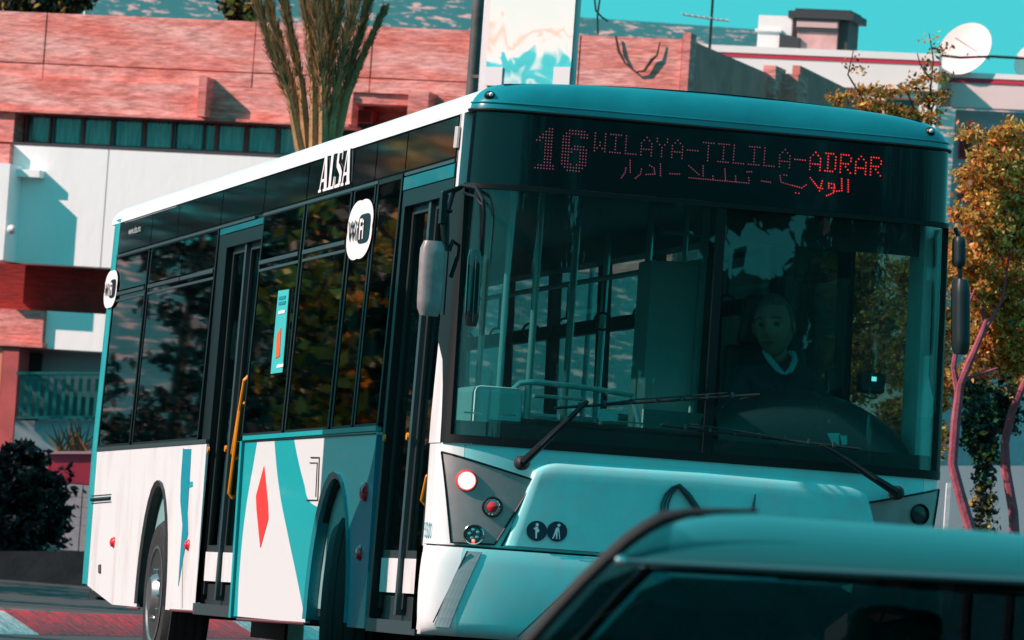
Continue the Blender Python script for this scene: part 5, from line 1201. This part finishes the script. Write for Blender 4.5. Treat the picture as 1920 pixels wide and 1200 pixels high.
# ------------------------------------------------------------------ trees behind the pink building (left)
for i, (l, lb) in enumerate((([(35, 8, 34, 14, 0), (75, 14, 40, 12, 0), (55, -10, 30, 20, 0)], 'olive palm tops above the left end of the pink parapet'), ([(130, 8, 26, 14, 0), (150, -5, 16, 16, 0)], 'dark round tree top behind the pink parapet'), ([(452, 20, 22, 16, 0), (436, 8, 10, 20, 0)], 'small dark olive tree top left of the palm fronds'))):
    p = at_d(l[0][0], 200, 135); e = empty('background_tree', (float(p[0]), float(p[1]), 2.0), lb, 'tree')
    MB().tube([(p[0], p[1], 1.9), (p[0], p[1], float(at_d(l[0][0], l[0][1], 135)[2]))], [.2, .1], 8).build('trunk', bark_b, e)
    leaf_mesh('crown', clusters(blobs_px(l, 135), 160, 14, .09), .09, [L_dk, L_ol, L_bk, L_gr], [.35, .2, .25, .2], e)
p = at_d(165, 30, 138); mb = MB(); mb.box((p[0]-.08, p[1], 2), (p[0]+.08, p[1]+.2, float(p[2])+1)); tag(mb.build('roof_post', wallw), 'small white post above the parapet beside the dark tree top', 'post')
p = at_d(205, 30, 300)
# ------------------------------------------------------------------ bush and plants at left
g = at_d(60, 1030, 90)
bl = blobs_px([(30, 900, 60, 75, 0), (90, 930, 45, 75, 0), (20, 990, 80, 50, 0), (100, 990, 34, 45, 0), (-60, 930, 80, 90, 0), (60, 870, 26, 30, 0), (75, 855, 12, 14, 0), (130, 915, 10, 12, 0), (10, 850, 20, 30, 0)], 90)
e = empty('dark_bush', (float(g[0]), float(g[1]), float(g[2])), 'large dark purple and black bush at the left edge', 'bush')
MB().tube([(g[0], g[1]+.5, g[2]-.3), (g[0], g[1]+.5, g[2]+1.2)], [.1, .04], 8).build('stem', bark_b, e)
leaf_mesh('foliage', clusters(bl, 900, 16, .06), .055, [L_bk, L_mv, L_gr, L_dk], [.5, .2, .2, .1], e)
e = empty('spiky_plant', tuple(at_d(128, 852, 96.3)), 'spiky orange and green plant growing in the red planter', 'plant')
mb = MB()
for i in range(46):
    b0 = Vector(at_d(random.uniform(108, 165), 850, 96.3)); a_ = random.uniform(-.9, .9); L = random.uniform(.2, .62)
    tip = b0+Vector((math.sin(a_)*L, random.uniform(-.1, .1), math.cos(a_)*L)); w_ = Vector((.018, 0, 0)); mb.add([b0-w_, b0+w_, b0.lerp(tip, .6)+w_*.8, tip, b0.lerp(tip, .6)-w_*.8], [(0, 1, 2, 3, 4)], random.choice((0, 1, 1)))
mb.build('blade', [leafmat('orange_blade', (.55, .20, .05)), L_dk], e)
# ------------------------------------------------------------------ hill
from mathutils import noise
hm = bpy.data.materials.new('hazed_hill_scrub'); hm.use_nodes = True; t = hm.node_tree; b = t.nodes['Principled BSDF']; b.inputs['Roughness'].default_value = .9
tc = t.nodes.new('ShaderNodeTexCoord'); mp = t.nodes.new('ShaderNodeMapping'); mp.inputs['Scale'].default_value = (1, .35, 2.2); t.links.new(tc.outputs['Object'], mp.inputs[0])
n1 = t.nodes.new('ShaderNodeTexNoise'); n1.inputs['Scale'].default_value = .26; n1.inputs['Detail'].default_value = 6; n1.inputs['Roughness'].default_value = .62; t.links.new(mp.outputs[0], n1.inputs[0])
cr = t.nodes.new('ShaderNodeValToRGB'); e = cr.color_ramp.elements; e[0].position = .55; e[0].color = (.010, .13, .14, 1); e[1].position = .61; e[1].color = (.62, .34, .32, 1)  # scrub tone carries the blue-teal of distant air; pink patches are ground
t.links.new(n1.outputs[0], cr.inputs[0]); t.links.new(cr.outputs[0], b.inputs['Base Color'])
def hillP(u, v):
    lat = -450+900*u; D = 500+1150*v
    crest = .0994 + .0024*min(1, max(0, (12-lat)/20)) - .0062*min(1, max(0, (lat-60)/18))
    prof = .22+.78*min(1, v/.9)**1.3
    h = .485+crest*D*prof if v < .9 else .485+crest*1535-(v-.9)*300
    nz = noise.noise(Vector((lat/90, D/120, 0)))*9*math.sin(PI*min(1, v))+noise.noise(Vector((lat/14, D/30, 3)))*1.5
    p = CC[:2]+f0*D+r0*(lat+D*.0)
    return (p[0], p[1], max(2, h+nz*(1-.9*min(1, max(0, (v-.4)/.45)))) if v > 0 else 1)
tag(MB().grid(hillP, 140, 60).build('hill', hm, smooth=180), kind='structure')
# ================================================================== CAR IN FRONT
carp = mat('car_blue_paint', (.003, .085, .092), .42, metal=.0, coat=.35, var=.05)
Dc = 9.0; cb = at_d(1900, 985, Dc)
th_ = math.radians(4.0); cn = f0*math.cos(th_)+r0*math.sin(th_); ca = -(r0*math.cos(th_)-f0*math.sin(th_))     # forward = image left; cn = away from camera
CG = gz(float(cb[1])) 
car = empty('parked_car', (float(cb[0]+cn[0]*.85), float(cb[1]+cn[1]*.85), CG), 'dark teal car passing blurred in the lower right foreground', 'car')
def C3(u, w, z): return (cb[0]+ca[0]*u+cn[0]*w, cb[1]+ca[1]*u+cn[1]*w, z)   # u forward, w from near side to far side
ROOF = at_d(1600, 958, Dc)[2]
def cu(x): return (1900-x)*Dc/CF
u0 = cu(1245)                       # front end of the roof
WID = 1.42
OUT = [(1420, 956), (1340, 957), (1290, 960), (1245, 970), (1212, 988), (1180, 1012), (1140, 1050), (1100, 1092), (1055, 1144), (1010, 1200), (960, 1262)]
_ou = [(cu(x), float(at_d(x, y, Dc)[2])) for x, y in OUT]
def roofz(u, w):
    s_ = (w/WID-.5)*2; a = abs(s_); e = (1-a**5)**.5 if a < 1 else 0
    top = float(np.interp(u, [q[0] for q in _ou], [q[1] for q in _ou])) if u > _ou[0][0] else _ou[0][1]-.010*(u-_ou[0][0])**2
    k = 1-min(1, max(0, (u-cu(1400))/(cu(1235)-cu(1400))))
    return top-.082*(1-e)*k-.012*a*a*k-.004*(1-k)
def ztrim0(u):
    x = 1900-u*CF/Dc; return float(at_d(x, 1052+.05*(x-1165), Dc)[2])
def rf(uu, vv, o=0):
    u = (u0-1.75)+(1.75+cu(1152)-u0)*uu
    top = float(np.interp(u, [q[0] for q in _ou], [q[1] for q in _ou])) if u > _ou[0][0] else _ou[0][1]-.010*(u-_ou[0][0])**2
    zt = min(ztrim0(u), top-.004); RW = .34
    if vv < .35: ph = vv/.35*PI/2; w = RW*(1-math.cos(ph))-.004; z = zt+(top-zt)*math.sin(ph)
    elif vv > .65: ph = (1-vv)/.35*PI/2; w = WID-RW*(1-math.cos(ph))+.004; z = zt+(top-zt)*math.sin(ph)
    else: w = RW-.004+(WID-2*RW+.008)*(vv-.35)/.30; z = top
    return C3(u, w, z+o*.3)
MB().shell(rf, 60, 40, .004).build('car_roof', carp, car, smooth=60)
MB().grid(lambda a, b: C3((u0-1.6)+1.45*a, .08+(WID-.16)*b, ROOF-.10), 2, 2).build('headliner', inside_d, car)
# greenhouse outline points on the near side (x px, y px)
zw_ = CG+.93
A = [(u0, float(at_d(1245, 967, Dc)[2])), (cu(1180), float(at_d(1180, 1012, Dc)[2])), (cu(1100), float(at_d(1100, 1092, Dc)[2])), (cu(1010), float(at_d(1010, 1200, Dc)[2])), (cu(930), zw_)]
def pil(w, r, m, nm):
    s_ = 1 if w < .7 else -1
    return MB().tube([C3(cu(x), w+s_*max(0, .02*(6-k)/6), float(at_d(x, y, Dc)[2])) for k, (x, y) in enumerate(OUT)], [r*.2, r*.35, r*.55]+[r*.85]*8, 8).build(nm, m, car, smooth=True)
pil(.0, .013, rubber, 'windscreen_pillar'); pil(WID, .012, rubber, 'windscreen_pillar')
# pale gutter trim along the roof edge and dark seal below
def trimpts(dz, x0=1165, x1=3200, w=-.005): return [C3(cu(x), w, float(at_d(x, 1052+.055*(x-1165)*.9, Dc)[2])+dz) for x in np.linspace(x0, x1, 24) if cu(x) > u0-1.75]
MB().tube(trimpts(0), .006, 6).build('roof_trim', mat('pale_trim', (.05, .15, .17), .4, metal=.4), car, smooth=True)
mb = MB(); mb.lathe([(.008, 0), (.008, .01), (.003, .014)], C3(cu(1170), -.012, float(at_d(1170, 1054, Dc)[2])), (-f0[0], -f0[1], .3), 10); mb.build('trim_end', chrome, car, smooth=True)
cglass = glass('car_glass', (.30, .45, .46), 1.0, 0)
ztrim = lambda x: float(at_d(x, 1062+.05*(x-1165), Dc)[2])
poly = [(cu(1185), ztrim(1185))]+[(A[k][0]-.02, A[k][1]) for k in (2, 3)]+[(cu(950), zw_), (u0-1.75, zw_), (u0-1.60, ztrim(2500)-.02)]
xs_ = [x for x in np.linspace(2300, 1185, 8)]
poly = [(cu(1200), ztrim(1200)), (A[2][0]-.025, A[2][1]), (A[3][0]-.025, A[3][1]), (cu(945), zw_), (u0-1.85, zw_), (u0-1.62, ztrim(1900)-.03), (u0-1.2, ztrim(1900)-.005), (cu(1900), ztrim(1900))]
MB().prism(poly, lambda p, t_: C3(p[0], .008+t_-(p[1]-ROOF+.1)*.0, p[1]), 0, .005).build('side_window', cglass, car)
MB().prism(poly, lambda p, t_: C3(p[0], WID-.012+t_, p[1]), 0, .005).build('side_window', cglass, car)
mb = MB(); mb.prism([(u0-.92, zw_), (u0-.86, zw_), (u0-.86, ztrim(1900)), (u0-.92, ztrim(1900))], lambda p, t_: C3(p[0], t_-.002, p[1]), 0, .03); mb.build('door_pillar', black, car)
# windscreen, rear glass
mb = MB()
fr_ = [C3(u, .02, z) for k, (u, z) in enumerate(A)]; bk_ = [C3(u, WID-.02, z) for k, (u, z) in enumerate(A)]
md_ = [C3(u-.01, WID/2, z-.005) for k, (u, z) in enumerate(A)]
mb.add(fr_+md_+bk_, [(i, i+1, 5+i+1, 5+i) for i in range(4)]+[(5+i, 5+i+1, 10+i+1, 10+i) for i in range(4)]); mb.build('car_windscreen', cglass, car, smooth=True)
mb = MB(); mb.add([C3(u0-1.73, .04, ROOF-.16), C3(u0-1.73, WID-.04, ROOF-.16), C3(u0-2.15, WID, zw_), C3(u0-2.15, 0, zw_)], [(0, 1, 2, 3)]); mb.build('rear_window', cglass, car)
# lower body by stations
st = [(u0+1.55, .42, .62), (u0+1.50, .30, .74), (u0+1.2, .25, .84), (cu(930)+.02, .22, .93), (u0-.6, .22, .935), (u0-2.1, .25, .95), (u0-2.45, .28, .86), (u0-2.55, .38, .6)]
mb = MB(); rings = []
for k, (u, zl, zu_) in enumerate(st):
    e_ = .16 if k in (0, len(st)-1) else .0
    rings.append([C3(u, -.10+e_, CG+zl+.08), C3(u, -.17+e_, CG+(zl+zu_)/2), C3(u, -.09+e_, CG+zu_-.04), C3(u, .0+e_, CG+zu_), C3(u, WID/2, CG+zu_+.02), C3(u, WID-e_, CG+zu_), C3(u, WID+.09-e_, CG+zu_-.04), C3(u, WID+.17-e_, CG+(zl+zu_)/2), C3(u, WID+.10-e_, CG+zl+.08), C3(u, WID/2, CG+zl)])
vs_ = [p for r_ in rings for p in r_]; nr = 10
# near-top ring closed only outside the cabin; body stays a shell
mb.add(vs_, [(i*nr+k, i*nr+(k+1) % nr, (i+1)*nr+(k+1) % nr, (i+1)*nr+k) for i in range(len(st)-1) for k in range(nr)]+[tuple(range(nr)), tuple((len(st)-1)*nr+k for k in range(nr))])
mb.build('car_body', carp, car, smooth=50)
for u in (u0+1.0, u0-1.75):
    for w_ in (-.12, WID+.12):
        R_ = .31; c0 = Vector(C3(u, w_, CG+R_)); ax_ = Vector((-f0[0], -f0[1], 0))*(1 if w_ < 0 else -1)
        o = MB().lathe([(.20, .06), (R_-.02, .07), (R_, .05), (R_, -.12), (.2, -.14)], c0, ax_, 32).build('wheel', tyre, car, smooth=35)
        MB().lathe([(.20, .05), (.19, .065), (.12, .05), (.05, .07), (.01, .07)], c0, ax_, 24).build('rim', rimm, o, smooth=30)
# seats with headrests behind the glass
cs = mat('car_seat', (.30, .45, .45), .7, var=.3, scale=5)
for u, w_ in ((u0-.20, .36), (u0-.24, 1.06), (u0-1.05, .36), (u0-1.05, 1.06)):
    mb = MB(); z0_ = CG+.6
    p8 = lambda u_, w0, w1, u1, za, zb2_, du: [C3(u_, w0, za), C3(u1, w0, za), C3(u1, w1, za), C3(u_, w1, za), C3(u_-du, w0+.03, zb2_), C3(u1-du, w0+.03, zb2_), C3(u1-du, w1-.03, zb2_), C3(u_-du, w1-.03, zb2_)]
    mb.hexa(p8(u, w_-.22, w_+.22, u+.12, z0_, CG+1.13, .16)); st_ = mb.build('seat', cs, car, bevel=.04)
    zt_ = float(at_d(1690, 1135, Dc)[2]); mb = MB(); mb.hexa(p8(u-.17, w_-.12, w_+.12, u-.06, CG+1.16, zt_+.0, .03)); mb.build('headrest', cs, st_, bevel=.03)
    MB().tube([C3(u-.10, w_-.05, CG+1.1), C3(u-.11, w_-.05, CG+1.18)], .008, 6).build('headrest_post', chrome, st_)
MB().tube([C3(cu(1330)+.25, .36+.19*math.cos(a), CG+.98+.17*math.sin(a)) for a in np.linspace(0, 2*PI, 25)], .014, 8).build('steering_wheel', black, car)
# ================================================================== unseen things added for the glass to mirror and for shade
def side_tree(x, y, h, r, lb, n=260, orange=True):
    e = empty('unseen_tree', (x, y, gz(y)), lb, 'tree', 'unseen trees added left of the street')
    MB().tube([(x, y, gz(y)), (x+.1, y, h*.5), (x, y, h*.8)], [.14, .1, .05], 8).build('trunk', bark_b, e, smooth=True)
    bl = [(x+random.uniform(-.5, .5)*r, y+random.uniform(-.6, .6)*r, h*random.uniform(.25, .95), r*.6, r*.6, h*.18) for _ in range(9)]
    leaf_mesh('crown', clusters(bl, n, 14, .12), .085, [L_or, L_ol, L_dk, L_go] if orange else [L_bk, L_gr, L_dk, L_gr], [.3, .2, .35, .15] if orange else [.45, .3, .17, .08], e)
LB = iter(['orange leaved roadside tree mirrored in the middle side windows', 'unseen low dark green tree nearest the tail of the bus', 'unseen low dark tree behind the one nearest the bus tail', 'unseen wide dark green tree mirrored in the rear side windows', 'unseen dark green tree beyond the wide one mirrored in the rear windows', 'unseen tall dark tree far down the pavement behind the wide ones', 'unseen very tall dark tree set left of the tall one', 'unseen huge dark tree near the far end of the pavement row', 'unseen hugest dark tree closing the far end of the row', 'unseen slender dark tree shading the road left of the pavement', 'unseen dark tree following the slender one on the road edge', 'unseen dark tree standing level with the low stone wall', 'unseen dark tree between the stone wall and the white garden wall', 'unseen dark tree in front of the white garden wall', 'unseen round dark tree standing just past the painted kerb'])
for (x, y, h, r, og) in ((-5.9, 31.5, 5.4, 1.5, True), (-4.6, 19, 4.4, 1.3, False), (-5.2, 24, 4.6, 1.3, False), (-8.6, 47, 6.5, 2.2, False), (-9.5, 54, 8, 2.6, False), (-8.5, 62, 8.5, 2.4, False), (-12, 66, 9.5, 3.2, False), (-14, 78, 11, 3.6, False), (-17, 90, 13, 4, False), (.2, 51, 8, 2.2, False), (.8, 57, 8.5, 2.3, False), (1.6, 63, 8.5, 2.4, False), (2.2, 69, 9, 2.4, False), (2.6, 76, 9, 2.5, False), (-1, 44, 7.5, 2.0, False)):
    side_tree(x, y, h, r, next(LB), 420, og)  # dark trees added to darken window reflections and shade the road
sb = empty('shade_panel', (-3.3, 2.9, GZ), 'unseen dark panel added left of the bus to shade its side', 'sign')  # stands out of view, added to cast the shade on the bus side
mb = MB(); mb.box((-3.35, 1.3, .3), (-3.25, 3.12, 4.3)); mb.build('panel', greym, sb, bevel=.02)
mb = MB(); mb.tube([(-3.3, 1.4, GZ), (-3.3, 1.4, 4.35)], .05, 8); mb.tube([(-3.3, 3.02, GZ), (-3.3, 3.02, 4.35)], .05, 8); mb.build('post', greym, sb)
bl = []
for k in range(64):
    x = -23+k*1.9+random.uniform(-1, 1); y = -66-random.uniform(0, 1.2); h = random.uniform(11, 19) if x > 0 else (random.uniform(4, 9)+max(0, x+8)*.6 if x > -16 else random.uniform(1.8, 3.0))
    bl.append((x, y, -.6+h*.5, 2.1, .6, h*.5))
cp = clusters(bl, 15000, 13, .3)  # foliage added behind the viewer so the windscreen mirrors dark
q1 = ((cp[:, 0]-18.8)/.95)**2+((cp[:, 2]-9.2)/.5)**2 > 1; dd_ = (cp[:, 2]-9.5)-.5*(cp[:, 0]-19.2)
q2 = ~((np.abs(dd_) < .2) & (cp[:, 0] > 18.9) & (cp[:, 0] < 21.4)); q3 = ((cp[:, 0]-19.75)/.3)**2+((cp[:, 2]-9.7)/.5)**2 > 1
cp = cp[(q1 & q2 & q3) | (rng.random(len(cp)) < .03)]  # gaps shaped so a bright sky patch shows in the windscreen
o = leaf_mesh('unseen_tree_belt', cp, .24, [L_gr, L_dk, L_gr, L_bk], [.35, .3, .15, .2]); o['kind'] = 'stuff'; o['label'] = 'unseen belt of dark trees added behind the viewer to darken the windscreen'
